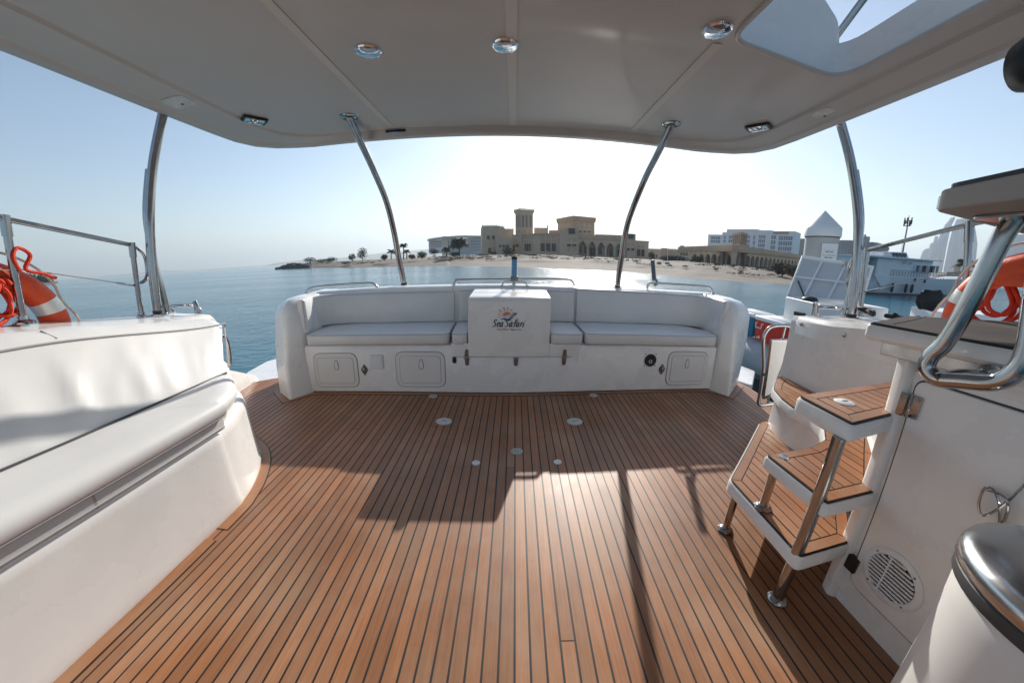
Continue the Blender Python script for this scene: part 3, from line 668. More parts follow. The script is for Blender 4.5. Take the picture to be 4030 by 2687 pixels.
# inner bulwark panel on the right with two studs
bw = thing('bulwark_panel', 'plain white inner bulwark panel with two studs between side gate and stairs', 'bulwark', (1.85, 1.6, .48), boat=True)
mb = M(); mb.loft([[(1.90, y, .02), (1.852 + .02 * (1 - t), y, .05), (1.852, y, .49), (1.862, y, .87), (1.885, y, .90), (1.99, y, .905), (1.99, y, .02)] for y, t in [(2.03, 0), (2.02, 1), (1.9, 1), (1.6, 1), (1.3, 1), (1.12, 1)]])
mb.loft([[(1.90, 1.12, .02), (1.852, 1.12, .49), (1.862, 1.12, .9), (1.99, 1.12, .905)], [(1.95, .98, .02), (1.90, .98, .49), (1.91, .98, .9), (2.1, .98, .905)], [(2.1, .9, .02), (2.02, .88, .49), (2.03, .88, .9), (2.2, .88, .905)]])
obj('panel', mb, GEL, bw, bevel=.006, smooth=50)
for y, z in ((1.93, .862), (1.60, .865)):
    obj('stud', M().lathe([(0, -.008), (.012, -.008), (.010, -.014), (.004, -.016), (0, -.016)], (1.866, y, z), 12, 'x'), STEEL, bw)
# low swim platform corners beyond the two side gates
single('swim_platform', M().prism(rpoly([(-3.0, 3.25), (-2.5, 2.75), (-2.2, 3.1), (2.3, 3.68), (2.6, 3.2), (3.0, 3.7), (2.8, 4.4), (-2.8, 4.2), (-3.05, 3.7)], .05, 4), -.16, -.045), GEL, 'white swim platform below the stern seen at both side gates', 'swim platform', boat=True, bevel=.02)
single('hull_corner', M().loft([[(x, y, z) for x, y in ((-2.42, 2.02), (-2.50 - a, 2.02), (-2.66 - a, 2.9 - b), (-2.60, 3.0 - b))] for z, a, b in ((-.9, -.1, .2), (-.05, 0, 0), (.05, 0, .05), (.20, 0, .35), (.32, -.02, .62), (.40, -.04, .85))]), GEL, 'white curved hull corner behind the end of the left settee', 'hull corner', boat=True, bevel=.02, smooth=60)
single('settee_end_rail', M().tube(cat([(-2.02, 1.97, .70), (-2.02, 2.05, .67), (-2.02, 2.07, .58), (-2.02, 2.05, .46), (-2.02, 1.96, .44)], 6), .011, 8), STEEL, 'slim stainless grab handle on the aft end of the left settee', 'handle', boat=True)

# ---- guard rails
def guard(label, pts_top, posts, loop, wire, loc):
    t = thing('guard_rail', label, 'guard rail', loc, 'stainless guard rails along both sides', boat=True)
    obj('top_rail', M().tube(pts_top, .0135, 12), STEEL, t)
    for a, b in posts:
        p = obj('stanchion', M().tube([a, b], .0155, 12), STEEL, t)
        obj('sleeve', M().tube([Vector(b) + (Vector(a) - Vector(b)) * .18, Vector(b) + (Vector(a) - Vector(b)) * -.02], .0195, 12), STEEL, p)
        obj('base_flange', M().lathe([(0, -.01), (.04, -.01), (.04, .0), (.022, .012), (.02, .03), (0, .03)], a, 16), STEEL, p)
    if loop: obj('end_loop', M().tube(cat(loop, 5), .011, 10), STEEL, t)
    obj('wire', M().tube(wire, .0032, 6), STEEL, t)
    obj('tensioner', M().tube([Vector(wire[0]), Vector(wire[0]) + (Vector(wire[1]) - Vector(wire[0])) * .22], .0065, 8), STEEL, t)
    return t
guard('stainless guard rail on the left gunwale in front of the open sea', [(-2.45, 1.832, 1.318), (-2.45, 1.263, 1.431), (-2.44, .9, 1.49), (-2.42, -.4, 1.60)],
      [((-2.45, 1.81, .86), (-2.45, 1.832, 1.325)), ((-2.45, 1.228, .935), (-2.45, 1.263, 1.44)), ((-2.42, .2, .98), (-2.42, .2, 1.55))],
      [(-2.45, 1.832, 1.312), (-2.45, 1.872, 1.292), (-2.45, 1.905, 1.24), (-2.45, 1.900, 1.13), (-2.45, 1.870, 1.085), (-2.45, 1.828, 1.078)], [(-2.45, 1.815, 1.06), (-2.45, 1.288, 1.188), (-2.44, .2, 1.25)], (-2.45, 1.4, .93))
guard('stainless guard rail on the right gunwale in front of the moored boats', [(2.38, 2.012, 1.372), (2.38, 1.465, 1.507), (2.38, 1.0, 1.58), (2.38, -.3, 1.68)],
      [((2.38, 1.962, .91), (2.38, 2.012, 1.378)), ((2.38, 1.375, .97), (2.38, 1.465, 1.512)), ((2.38, .3, 1.05), (2.38, .3, 1.63))],
      [(2.38, 2.012, 1.365), (2.38, 2.08, 1.34), (2.38, 2.12, 1.27), (2.38, 2.12, 1.15), (2.38, 2.07, 1.09), (2.38, 2.0, 1.08)], [(2.38, 1.985, 1.09), (2.38, 1.44, 1.262), (2.38, .3, 1.33)], (2.38, 1.6, .95))
def cleat(label, c, dy):
    t = thing('mooring_cleat', label, 'cleat', c, 'stainless cleats at the stern', boat=True)
    x, y, z = c
    obj('horn', M().tube(cat([(x, y, z + .008), (x - .03, y, z + .045), (x + .03, y + .005, z + .055), (x + .19, y + .01, z + .052), (x + .225, y + .01, z + .03), (x + .235, y + .01, z)], 4), .0105, 10), STEEL, t)
    obj('upright', M().tube([(x + dy, y, z), (x + dy, y, z + .05), (x + dy - .012, y, z + .085)], [.02, .018, .014], 12), STEEL, t)
cleat('polished stainless cleat on the left gunwale above the settee end', (-2.39, 2.0, .845), .215)
cleat('polished stainless cleat on the right gunwale at the side gate', (2.05, 2.0, .915), -.03)

# ---- lifebuoys and rope coils
def lifebuoy(label, c, R, r, side):
    t = thing('lifebuoy', label, 'lifebuoy', c, 'orange lifebuoys hung on the guard rails', boat=True)
    N = 64; seg_ = []
    for a0 in range(4):
        for (fa, fb, m_, nm, rr) in ((-.11, .11, REFL, 'reflective_band', r * 1.012), (.11, 1.46, ORANGE, 'ring_cover', r)):
            A = a0 * math.pi / 2 + fa + rad(20); B = a0 * math.pi / 2 + fb + rad(20); n = 14
            pts = [(c[0], c[1] + R * math.cos(A + (B - A) * i / n), c[2] + R * math.sin(A + (B - A) * i / n)) for i in range(n + 1)]
            obj(nm, M().tube(pts, rr, 16), m_, t)
    pts = []
    for a0 in range(4):
        A = a0 * math.pi / 2 + rad(20)
        for i in range(8):
            u = i / 8; rr = R + r * (1.05 + 1.0 * math.sin(math.pi * u)); a = A + u * math.pi / 2
            pts.append((c[0] - side * r * .3, c[1] + rr * math.cos(a) * (1 if u else 1), c[2] + rr * math.sin(a) - .02 * math.sin(math.pi * u)))
    obj('grab_line', M().tube(cat(pts, 2, True), .0065, 7, closed=True), ROPEW, t)
    return t
lifebuoy('orange lifebuoy with silver bands hung on the left guard rail over the sea', (-2.53, 1.08, .885), .315, .062, -1)
lifebuoy('orange lifebuoy with silver bands hung on the right guard rail by the stairs', (2.30, 1.08, 1.03), .285, .058, 1)
def coil(label, c, seed, s=1.0, knot=True):
    rn = random.Random(seed); t = thing('rope_coil', label, 'rope', c, 'orange rope bundles tied to the guard rails', boat=True)
    for k_ in range(6):
        w = rn.uniform(.03, .075) * s; h_ = rn.uniform(.16, .25) * s; a = rn.uniform(-.5, .5); pts = []
        for i in range(10):
            q = 2 * math.pi * i / 10
            dy = math.sin(q) * w * (1.3 - math.cos(q) * .5); dz = -h_ * .5 + h_ * .5 * math.cos(q)
            pts.append((c[0] + rn.uniform(-.02, .02), c[1] + dy * math.cos(a) + a * .06 - dz * math.sin(a) * .8, c[2] + dz * math.cos(a)))
        obj('loop', M().tube(cat(pts, 4, True), .0085 * s, 7, closed=True), ROPEO, t)
    pts = [(c[0] + .02 * math.cos(i * 1.3), c[1] + .028 * math.cos(i * .9), c[2] + .03 * math.sin(i * 1.7)) for i in range(14)]
    obj('knot', M().tube(cat(pts, 3), .010 * s, 7), ROPEO, t)
    return t
coil('orange rope hanging in loops from the right lifebuoy in front of the white dinghy', (2.30, 1.25, 1.235), 4, 1.05)
coil('orange rope bundled around the left guard rail stanchion at the picture edge', (-2.46, 1.19, 1.12), 9, .9)
single('rope_bow', M().tube(cat([(-2.44, 1.262, 1.18), (-2.43, 1.245, 1.25), (-2.44, 1.275, 1.295), (-2.44, 1.315, 1.26), (-2.44, 1.285, 1.19), (-2.44, 1.35, 1.165), (-2.45, 1.40, 1.14)], 5), .009, 7), ROPEO, 'orange rope bow tied round the left stanchion above the lifebuoy', 'rope', boat=True)
single('life_jacket_bag', M().loft([[(x, y * s + 1.12, z) for x, y in rrect(.20, .46, .07, 5)] for z, s in ((1.20, .55), (1.225, .9), (1.26, 1.0), (1.295, .8), (1.315, .45))]).xf(Matrix.Translation((2.36, 0, 0))), ORANGE, 'orange cloth bag lying on the right guard wire above the lifebuoy', 'bag', boat=True, smooth=70)

# ---- side gate on the right
sg = thing('side_gate', 'slim stainless side gate with white panel beside the right bulwark', 'gate', (2.03, 2.3, .14), boat=True)
gf = [(1.955, 2.30, .20), (1.935, 2.30, .45), (1.885, 2.30, .66), (1.90, 2.30, .735), (1.95, 2.30, .772), (2.06, 2.295, .782), (2.12, 2.29, .765), (2.145, 2.28, .72), (2.15, 2.28, .66)]
obj('frame_tube', M().tube(cat(gf[::-1] + [(1.957, 2.30, .155), (1.99, 2.30, .135), (2.05, 2.295, .14), (2.09, 2.29, .15)], 4), .0145, 12), STEEL, sg)
pn = obj('gate_panel', M().add([(2.004, 2.31, .20), (2.065, 2.30, .235), (2.125, 2.28, .67), (1.965, 2.31, .655), (2.012, 2.335, .20), (2.073, 2.325, .235), (2.133, 2.305, .67), (1.973, 2.335, .655)], [(0, 1, 2, 3), (7, 6, 5, 4), (0, 4, 5, 1), (1, 5, 6, 2), (2, 6, 7, 3), (3, 7, 4, 0)]), WPLAST, sg, smooth=0)
obj('panel_frame', M().tube([(2.0, 2.305, .19), (1.958, 2.305, .668), (2.135, 2.275, .685), (2.072, 2.295, .225)], .0125, 4, closed=True), STEEL, sg)
obj('gate_strut', M().tube([(2.06, 2.293, .775), (2.055, 2.293, .68)], .009, 8), STEEL, sg)
obj('gate_strut', M().tube([(2.045, 2.295, .145), (2.05, 2.30, .22)], .009, 8), STEEL, sg)
obj('latch_knob', M().box(1.93, 1.975, 2.285, 2.30, .385, .41), BLACK, sg, bevel=.003)

# ---- roof over the cockpit
rf = thing('canopy_roof', None, None, (-.1, 1.2, 2.2), kind='structure', boat=True)
YB = -.9
def band_path(xl, xr, ya, r, bow):
    pts = [(xl, YB)] + [(xl, YB + (ya - r - YB) * i / 8) for i in range(1, 9)]
    a = [(xl, ya - r), (xl + .03, ya - r * .55), (xl + r * .38, ya - r * .22), (xl + r, ya - .03)]
    pts = [(xl, YB + (ya - r - YB) * i / 8) for i in range(9)] + [(xl + .02 * r, ya - r * .6), (xl + .14 * r, ya - r * .3), (xl + .38 * r, ya - r * .12), (xl + .72 * r, ya - .035 * r)]
    xm = (xl + xr) / 2
    for i in range(17):
        x = xl + r + (xr - xl - 2 * r) * i / 16; pts.append((x, ya - bow * .0 + bow * (1 - ((x - xm) / (xr - xl) * 2) ** 2) * 0 - .04 * (1 - abs((x - xm) / ((xr - xl) / 2 - r)) ** 2) * (1 if bow else 0)))
    pts += [(xr - .72 * r, ya - .035 * r), (xr - .38 * r, ya - r * .12), (xr - .14 * r, ya - r * .3), (xr - .02 * r, ya - r * .6)] + [(xr, ya - r - (ya - r - YB) * i / 8) for i in range(9)]
    return pts
P0 = band_path(-1.945, 1.80, 2.82, .50, 0)
P1 = band_path(-2.185, 1.94, 2.865, .52, 1)
P2 = band_path(-2.235, 1.995, 2.905, .53, 1)
P3 = band_path(-2.295, 2.055, 2.96, .54, 1)
P4 = band_path(-2.285, 2.045, 2.952, .54, 1)
Pm = band_path(-2.0, 1.85, 2.838, .50, 0)
def z3(P_, z): return [(x, y, z) for x, y in P_]
mb = M()
rings = [z3(P0, 2.2), z3(band_path(-1.958, 1.812, 2.828, .50, 0), 2.182), z3(P1, 2.156), z3(band_path(-2.20, 1.957, 2.875, .52, 1), 2.140), z3(P2, 2.138), z3(band_path(-2.25, 2.01, 2.92, .53, 1), 2.150), z3(P3, 2.150), z3(P4, 2.170), z3(P3, 2.174), z3(P3, 2.30), z3(band_path(-2.20, 1.95, 2.85, .5, 1), 2.38), z3(band_path(-2.0, 1.8, 2.7, .5, 1), 2.385)]
rings = [r_[::-1] for r_ in rings]
mb.loft(rings, closed=False, caps=False)
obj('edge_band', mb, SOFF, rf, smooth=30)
obj('edge_seam', M().tube([(x * 1.0, y, 2.174) for x, y in P3], .0028, 5), RUBBER, rf)
# soffit panel round the stairwell opening
hole = rpoly([(.925, YB), (.925, 1.515), (1.66, 1.685), (1.69, YB)], [0, .10, .16, 0], 6)
left = [p for p in P0 if p[0] <= .925]
soff = [p for p in P0] + hole[::-1]
# order: P0 runs from left front over aft to right front; hole back from right front to left front
mb = M(); top = [(x, y, 2.2) for x, y in soff]; mb.add(top, [tuple(range(len(top)))])
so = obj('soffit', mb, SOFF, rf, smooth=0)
bmx = so.data
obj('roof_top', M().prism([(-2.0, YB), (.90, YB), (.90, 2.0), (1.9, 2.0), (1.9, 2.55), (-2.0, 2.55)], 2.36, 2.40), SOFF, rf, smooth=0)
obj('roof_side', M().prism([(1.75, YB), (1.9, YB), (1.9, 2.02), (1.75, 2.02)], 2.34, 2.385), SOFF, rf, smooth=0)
for xa, xb, ya in ((-1.000, -.955, 2.74), (-.058, -.008, 2.79), (.870, .918, 2.75)):
    y0 = YB if xa < .5 else 1.56
    obj('seam_strip', M().add([(xa, y0, 2.1992), (xb, y0, 2.1992), (xb + (.0), ya, 2.1992), (xa, ya, 2.1992), (xa, y0, 2.1955), (xb, y0, 2.1955), (xb, ya, 2.1955), (xa, ya, 2.1955)], [(0, 1, 2, 3), (7, 6, 5, 4), (0, 4, 5, 1), (1, 5, 6, 2), (2, 6, 7, 3), (3, 7, 4, 0)]), mat('seam_tape', (.64, .59, .53), .42), rf, smooth=0)
# stairwell opening: raised lip and its inner walls
lip = [(.925, YB + (1.41 - YB) * i / 8) for i in range(9)] + hole[2:-1]
w0 = [(x, y, 2.2) for x, y in hole]; w1 = [(x + (.02 if x < 1 else .0), y + .02, 2.36) for x, y in hole]
mb = M(); mb.loft([w0[::-1], [(x, y, z) for x, y, z in w1[::-1]]], closed=False, caps=False); obj('stairwell_wall', mb, GEL, rf, smooth=40)
obj('stairwell_lip', M().tube([(x, y, 2.197) for x, y in hole], .012, 8), SOFF, rf)
fa = face_xz(rpoly([(.88, 2.34), (1.70, 2.34), (1.66, 2.50), (1.50, 2.60), (.88, 2.62)], [0, 0, .03, .06, 0], 5), 0, .05)
fa.xf(Matrix.Translation((.88, 1.53, 0)) @ Matrix.Rotation(rad(12.5), 4, 'Z') @ Matrix.Translation((-.88, 0, 0)))
obj('stairwell_fairing', fa, GEL, rf, bevel=.01, smooth=40)
obj('stairwell_rail', M().tube([(1.675, 1.79, 2.39), (1.686, 1.764, 2.45), (1.75, 1.677, 2.60), (1.94, 1.42, 3.05)], .020, 12), STEEL, rf)
# round and oblong lights, vent plates
def lamp(c):
    t = thing('ceiling_light', c[2], 'ceiling light', (c[0], c[1], 2.19), 'round ceiling lights in the roof', boat=True)
    obj('rim', M().lathe([(0, 2.2), (.064, 2.2), (.064, 2.192), (.058, 2.186), (.050, 2.188), (0, 2.190)][::-1], (c[0], c[1], 0), 32), CHROME, t)
    obj('lens', M().lathe([(0, 2.180), (.040, 2.182), (.055, 2.1875), (.055, 2.189), (0, 2.189)], (c[0], c[1], 0), 32), CHROME, t)
for c in ((-.728, 1.705, 'round chrome ceiling light on the left, before the left curved post'), (-.064, 1.70, 'round chrome ceiling light in the middle, beside the centre seam'), (.838, 1.468, 'round chrome ceiling light on the right at the corner of the stairwell opening')): lamp(c)
def oblong(cx_, cy_, ang, label, z=2.196):
    t = thing('courtesy_light', label, 'courtesy light', (cx_, cy_, z), 'small oblong lights along the roof edge', boat=True)
    def T(mb): return mb.xf(Matrix.Translation((cx_, cy_, z)) @ Matrix.Rotation(ang, 4, 'Z'))
    obj('housing', T(M().prism(rrect(.165, .115, .012, 3), -.010, .004)), BLACK, t, bevel=.002)
    obj('bezel', T(M().loft([[(x, y, -.010) for x, y in rrect(.13, .082, .01, 3)], [(x, y, -.017) for x, y in rrect(.125, .078, .01, 3)], [(x, y, -.012) for x, y in rrect(.095, .05, .01, 3)]])), CHROME, t)
    obj('bulb', T(M().lathe([(0, -.012), (.030, -.012), (.020, -.022), (0, -.026)], (0, 0, 0), 12)), CHROME, t)
oblong(-1.876, 2.36, rad(52), 'oblong courtesy light at the left rounded corner of the roof', 2.192)
oblong(-.965, 2.868, 0, 'oblong courtesy light at the roof edge right of the left curved post', 2.186)
oblong(.850, 2.893, 0, 'oblong courtesy light glinting at the roof edge left of the right curved post', 2.184)
oblong(1.706, 2.378, rad(-52), 'oblong courtesy light at the right rounded corner of the roof', 2.192)
def plate(cx_, cy_, ang, label, roll):
    t = thing('vent_cover', label, 'cover plate', (cx_, cy_, 2.18), 'square cover plates above the side posts', boat=True)
    Tm = Matrix.Translation((cx_, cy_, 2.176)) @ Matrix.Rotation(roll, 4, 'Y') @ Matrix.Rotation(ang, 4, 'Z')
    obj('cover', M().prism(rrect(.155, .135, .04, 5), -.012, .006).xf(Tm), mat('mottled_plastic', (.70, .69, .66), .4, var=.25, vscale=14), t, bevel=.003)
    obj('screw', M().lathe([(0, -.015), (.008, -.015), (.008, -.01), (0, -.01)], (0, .02, 0), 8).xf(Tm), RUBBER, t)
plate(-2.062, 1.93, rad(0), 'white rounded cover plate above the left side post', -.13)
plate(1.902, 1.985, rad(0), 'grey mottled cover plate above the right side post', .13)
sp = thing('deck_speaker', 'black round speaker on a bracket under the right roof edge', 'speaker', (1.70, .93, 1.86), boat=True)
obj('speaker_body', M().lathe([(0, -.09), (.06, -.09), (.095, -.05), (.10, .02), (.08, .07), (.04, .09), (0, .09)], (1.70, .93, 1.93), 24, 'y'), BLACK, sp, smooth=50)
obj('speaker_bracket', M().tube(cat([(1.72, .95, 2.0), (1.76, 1.0, 2.10), (1.85, 1.05, 2.165)], 4), .03, 10), SOFF, sp)

# ---- staircase to the upper deck
st = thing('staircase', 'curved white staircase with three teak treads on slim steel legs', 'staircase', (1.4, 1.3, 0), boat=True)
def tread(name, poly, z, th, mat_t=TEAK, border=.052, rr=.03, parent=None, slab=GEL, edges=None):
    parent = parent or st
    pl = rpoly(poly, rr, 4)
    ar = sum(pl[i][0] * pl[(i + 1) % len(pl)][1] - pl[(i + 1) % len(pl)][0] * pl[i][1] for i in range(len(pl)))
    if ar < 0: pl = pl[::-1]
    t = obj(name, M().loft([[(x, y, z - th) for x, y in inset(pl, .012)[1]], [(x, y, z - th + .012) for x, y in pl], [(x, y, z - .012) for x, y in pl], [(x, y, z - .004) for x, y in inset(pl, .006)[1]]]), slab, parent, smooth=40)
    _, a = inset(poly, .010); pp, _ = inset(poly, .010)
    obj('caulk_bed', M().prism(inset(pl, .009)[1], z - .006, z + .0015), CAULK, t, smooth=0)
    _, o1 = inset(poly, .014); _, i1 = inset(poly, border); _, i2 = inset(poly, border + .005)
    n = len(o1)
    for j in range(n):
        if edges is not None and j not in edges: continue
        p, q, r_, s_ = Vector(o1[j]), Vector(o1[(j + 1) % n]), Vector(i1[(j + 1) % n]), Vector(i1[j])
        d = (q - p).normalized() * .0022
        obj('plank', M().prism([tuple(p + d), tuple(q - d), tuple(r_ - d), tuple(s_ + d)], z - .004, z + .0042), mat_t, t, smooth=0)
    xs_ = [q[0] for q in i2]; kk = math.floor((min(xs_) - .0) / .05)
    x = min(xs_)
    while x < max(xs_):
        q = clipx(clipx(i2, x + .0022, False), x + .0478, True)
        if len(q) >= 3 and max(v[1] for v in q) - min(v[1] for v in q) > .02: obj('plank', M().prism(q, z - .004, z + .004), mat_t, t, smooth=0)
        x += .05
    return t
tread('lower_tread', [(.999, .765), (1.27, .805), (1.45, 1.0), (1.62, 1.22), (1.66, 1.80), (1.575, 1.80), (.999, 1.24)], .25, .068)
tread('middle_tread', [(1.018, .762), (1.29, .80), (1.52, 1.0), (1.80, 1.235), (1.92, 1.5), (1.90, 2.02), (1.835, 2.012), (1.687, 1.885), (1.594, 1.78), (1.53, 1.63), (1.505, 1.50), (1.515, 1.39), (1.485, 1.27), (1.39, 1.165), (1.256, 1.112), (1.005, 1.078)], .48, .062, rr=.02)
tread('upper_tread', [(1.018, .768), (1.315, .838), (1.60, .86), (2.15, .90), (2.1, 1.40), (2.02, 1.42), (1.816, 1.24), (1.66, 1.148), (1.469, 1.105), (1.014, 1.012)], .76, .065)
bul = [(1.43, 1.18), (1.505, 1.28), (1.537, 1.395), (1.527, 1.50), (1.552, 1.63), (1.612, 1.765), (1.70, 1.865), (1.845, 1.99), (1.99, 2.0), (1.99, 1.1)]
bul = [tuple(q[:2]) for q in cat([(*p, 0) for p in bul[:8]], 5)] + bul[8:]
obj('curved_riser', M().loft([[(x, y, z) for x, y in inset(bul, d)[1]] for z, d in ((-.0, -.03), (.03, -.012), (.08, 0.0), (.30, 0.004), (.395, .010), (.42, .0))]), GEL, st, smooth=60)
obj('stair_moulding', M().loft([[(x, y, z) for x, y in ((1.275, .812), (1.50, 1.02), (1.72, 1.25), (1.99, 1.3), (1.99, .82))] for z in (0, .5)]), GEL, st, bevel=.02, smooth=40)
obj('upper_moulding', M().loft([[(x, y, z) for x, y in ((1.33, .845), (1.58, .99), (1.84, 1.18), (2.2, 1.3), (2.2, .84))] for z in (.4, .74)]), GEL, st, bevel=.02, smooth=40)
def leg(x, y, z0, z1, r=.0165, nm='leg'):
    l_ = obj(nm, M().tube([(x, y, z0), (x, y, z1)], r, 16), STEEL, st)
    obj('foot_flange', M().lathe([(0, z0), (.034, z0), (.036, z0 + .006), (.030, z0 + .014), (.020, z0 + .018), (0, z0 + .018)], (x, y, 0), 24), STEEL, l_)
leg(1.018, 1.182, .002, .186); leg(1.034, 1.030, .254, .42); leg(1.020, .802, .002, .705, .0205, 'post')
mb = M().lathe([(0, .762), (.034, .762), (.034, .766), (.025, .770), (0, .770)], (1.155, .93, 0), 24)
pl_ = obj('tread_cap', mb, WPLAST, st); obj('slot', M().box(1.145, 1.168, .926, .934, .7695, .7712), DSTEEL, pl_, smooth=0)
obj('tread_cap', M().lathe([(0, .482), (.02, .482), (.02, .4855), (0, .487)], (1.075, 1.045, 0), 18), STEEL, st)

# ---- locker side below the stairs: wall, door, grille
lk = thing('locker', 'white side locker under the teak counter with hinged door', 'locker', (1.5, .2, 0), boat=True)
obj('wall', M().box(1.272, 1.9, -1.0, .800, .0, .985), GEL, lk, smooth=0)
obj('door_post', M().loft([[(x, y + dy, z) for x, y in rpoly([(1.245, .80), (1.262, .785), (1.33, .785), (1.33, .845), (1.30, .852), (1.262, .845)], .012, 3)] for z, dy in ((0, .0), (.3, .008), (.6, .018), (.97, .032))]), GEL, lk, smooth=60)
def face_yz(poly, x0, x1):
    mb = M(); n = len(poly); ar = sum(poly[i][0] * poly[(i + 1) % n][1] - poly[(i + 1) % n][0] * poly[i][1] for i in range(n))
    if ar > 0: poly = poly[::-1]
    vs = [(x0, y, z) for y, z in poly] + [(x1, y, z) for y, z in poly]
    return mb.add(vs, [tuple(range(n)), tuple(range(2 * n - 1, n - 1, -1))] + [(i, n + i, n + (i + 1) % n, (i + 1) % n) for i in range(n)])
dpoly = rpoly([(-.55, .11), (.768, .11), (.800, .895), (-.55, .895)], [.04, .05, .035, .04], 6)
obj('door_gap', face_yz(inset(dpoly, -.006)[1], 1.2700, 1.274), RUBBER, lk, smooth=0)
fr = obj('door_rim', face_yz(inset([(-.6, .10), (.775, .10), (.806, .905), (-.6, .905)], -.012)[1], 1.271, 1.275), GEL, lk, smooth=0)
dr = obj('door', face_yz(dpoly, 1.262, 1.28), GEL, lk, bevel=.005, seg=3, smooth=40)
hg = obj('door_hinge', face_yz(rrect(.036, .075, .004, 2), 1.2555, 1.262).xf(Matrix.Translation((0, .781, .81))), STEEL, lk, bevel=.001, seg=1)
obj('pin', M().tube([(1.254, .7925, .772), (1.254, .7925, .848)], .0048, 10), STEEL, hg)
obj('leaf', face_yz(rrect(.022, .075, .003, 2), 1.2425, 1.2475).xf(Matrix.Translation((0, .808, .81))), STEEL, hg)
for y in (.772,):
    for z in (.785, .835): obj('screw', M().lathe([(0, -.0015), (.005, -.0015), (.005, 0), (0, 0)], (1.2555, y, z), 8, 'x'), DSTEEL, hg)
obj('door_catch', M().box(1.25, 1.272, .755, .795, .155, .215), BLACK, lk, bevel=.004)
# round louvred grille
gy, gz, gr = .655, .252, .094
gl = obj('vent_grille', M().lathe([(0, 1.262), (gr, 1.262), (gr, 1.257), (gr * .93, 1.2535), (gr * .80, 1.2525), (gr * .78, 1.2565), (0, 1.2565)][::-1], (0, gy, gz), 40, 'x'), WPLAST, lk, smooth=40)
obj('grille_well', M().lathe([(0, 1.2558), (gr * .77, 1.2558), (gr * .77, 1.2562), (0, 1.2562)][::-1], (0, gy, gz), 30, 'x'), BLACK, gl, smooth=0)
for i in range(-5, 6):
    zc = i * gr * .142; L = math.sqrt(max(0, (gr * .77) ** 2 - zc * zc))
    obj('louvre', M().box(1.2505, 1.2556, gy - L, gy + L, gz + zc - gr * .030, gz + zc + gr * .030), WPLAST, gl, smooth=0)
for dy in (.18,):
    obj('grille_bar', M().box(1.2500, 1.2554, gy + dy * gr - .002, gy + dy * gr + .002, gz - gr * .68, gz + gr * .68), WPLAST, gl, smooth=0)
for a in (.7, 2.3, 3.9, 5.4): obj('screw', M().lathe([(0, -.001), (.0035, -.001), (.0035, .001), (0, .001)], (1.2535, gy + gr * .88 * math.cos(a), gz + gr * .88 * math.sin(a)), 8, 'x'), DSTEEL, gl)
# counter (fourth tread) with teak top and steel band
ct = thing('teak_counter', 'weathered teak counter top with white edge and steel band above the locker door', 'counter', (1.7, .4, .98), boat=True)
cpoly = [(1.168, .935), (1.255, .60), (1.285, .2), (1.29, -.9), (2.45, -.9), (2.45, 1.12), (1.64, 1.155)]
tread('counter_top', cpoly, 1.045, .055, TEAKG, .06, .015, parent=ct)
obj('steel_band', M().loft([[(x, y, z) for (x, y) in ((1.218, .905), (1.275, .61), (1.300, .2), (1.30, -.9), (1.33, -.9), (1.33, .2), (1.31, .62), (1.27, .905))] for z in (.948, .9885)]), mat('brushed_steel', (.52, .51, .50), .28, metal=1, var=.5, vscale=7), ct, bevel=.003, smooth=30)
obj('support_block', M().box(1.33, 1.9, -.9, .84, .93, .99), GEL, ct, smooth=0)
# next tread of the upper flight, seen from below, and its big tube bracket
ut = thing('upper_step', 'overhead white step with black grip edge seen from below at the right picture edge', 'stair step', (1.2, .6, 1.34), boat=True)
up = [(.965, .665), (.90, .40), (1.05, .1), (1.75, .15), (1.70, .80), (1.50, .795)]
obj('step_slab', M().loft([[(x, y, z) for x, y in rpoly(up, .02, 3)] for z in (1.352, 1.400)]), mat('shaded_gelcoat', (.34, .32, .30), .5), ut, bevel=.008, smooth=40)  # white step; the shade of its underside is put into this dark colour
obj('grip_edge', M().prism(rpoly(inset(up, .012)[1], .02, 3), 1.400, 1.412), BLACK, ut, smooth=0)
obj('edge_plate', M().prism([(1.02, .675), (1.0, .60), (.985, .52), (.96, .52), (.972, .60), (.995, .685)], 1.362, 1.392), mat('brushed_steel', (.52, .51, .50), .28), ut, bevel=.002)
obj('mount_plate', M().prism(rrect(.22, .12, .015, 3), 1.343, 1.352).xf(Matrix.Translation((1.18, .60, 0))), STEEL, ut, bevel=.002)
br = thing('handrail_bracket', 'thick polished tube bent in a U between the counter and the overhead step', 'handrail', (1.15, .66, .95), boat=True)
tubeA = [(1.13, .630, 1.350), (1.12, .640, 1.30), (1.11, .656, 1.165), (1.105, .680, 1.045), (1.10, .700, .998), (1.10, .700, .965), (1.105, .672, .945), (1.11, .620, .957), (1.115, .570, .972), (1.12, .545, 1.005), (1.125, .540, 1.06), (1.135, .565, 1.21), (1.14, .58, 1.348)]
tubeA = [(x + .022, y - .004, z) for x, y, z in tubeA]
obj('tube', M().tube(cat(tubeA, 5), .0205, 18), STEEL, br)
obj('mount_foot', M().lathe([(0, -.005), (.030, -.005), (.030, .0), (.020, .01), (0, .012)], (1.245, .63, .967), 18, 'x'), STEEL, br)
obj('stay', M().tube([(1.255, .64, .968), (1.18, .655, .965), (1.108, .665, .950)], .012, 12), STEEL, br)

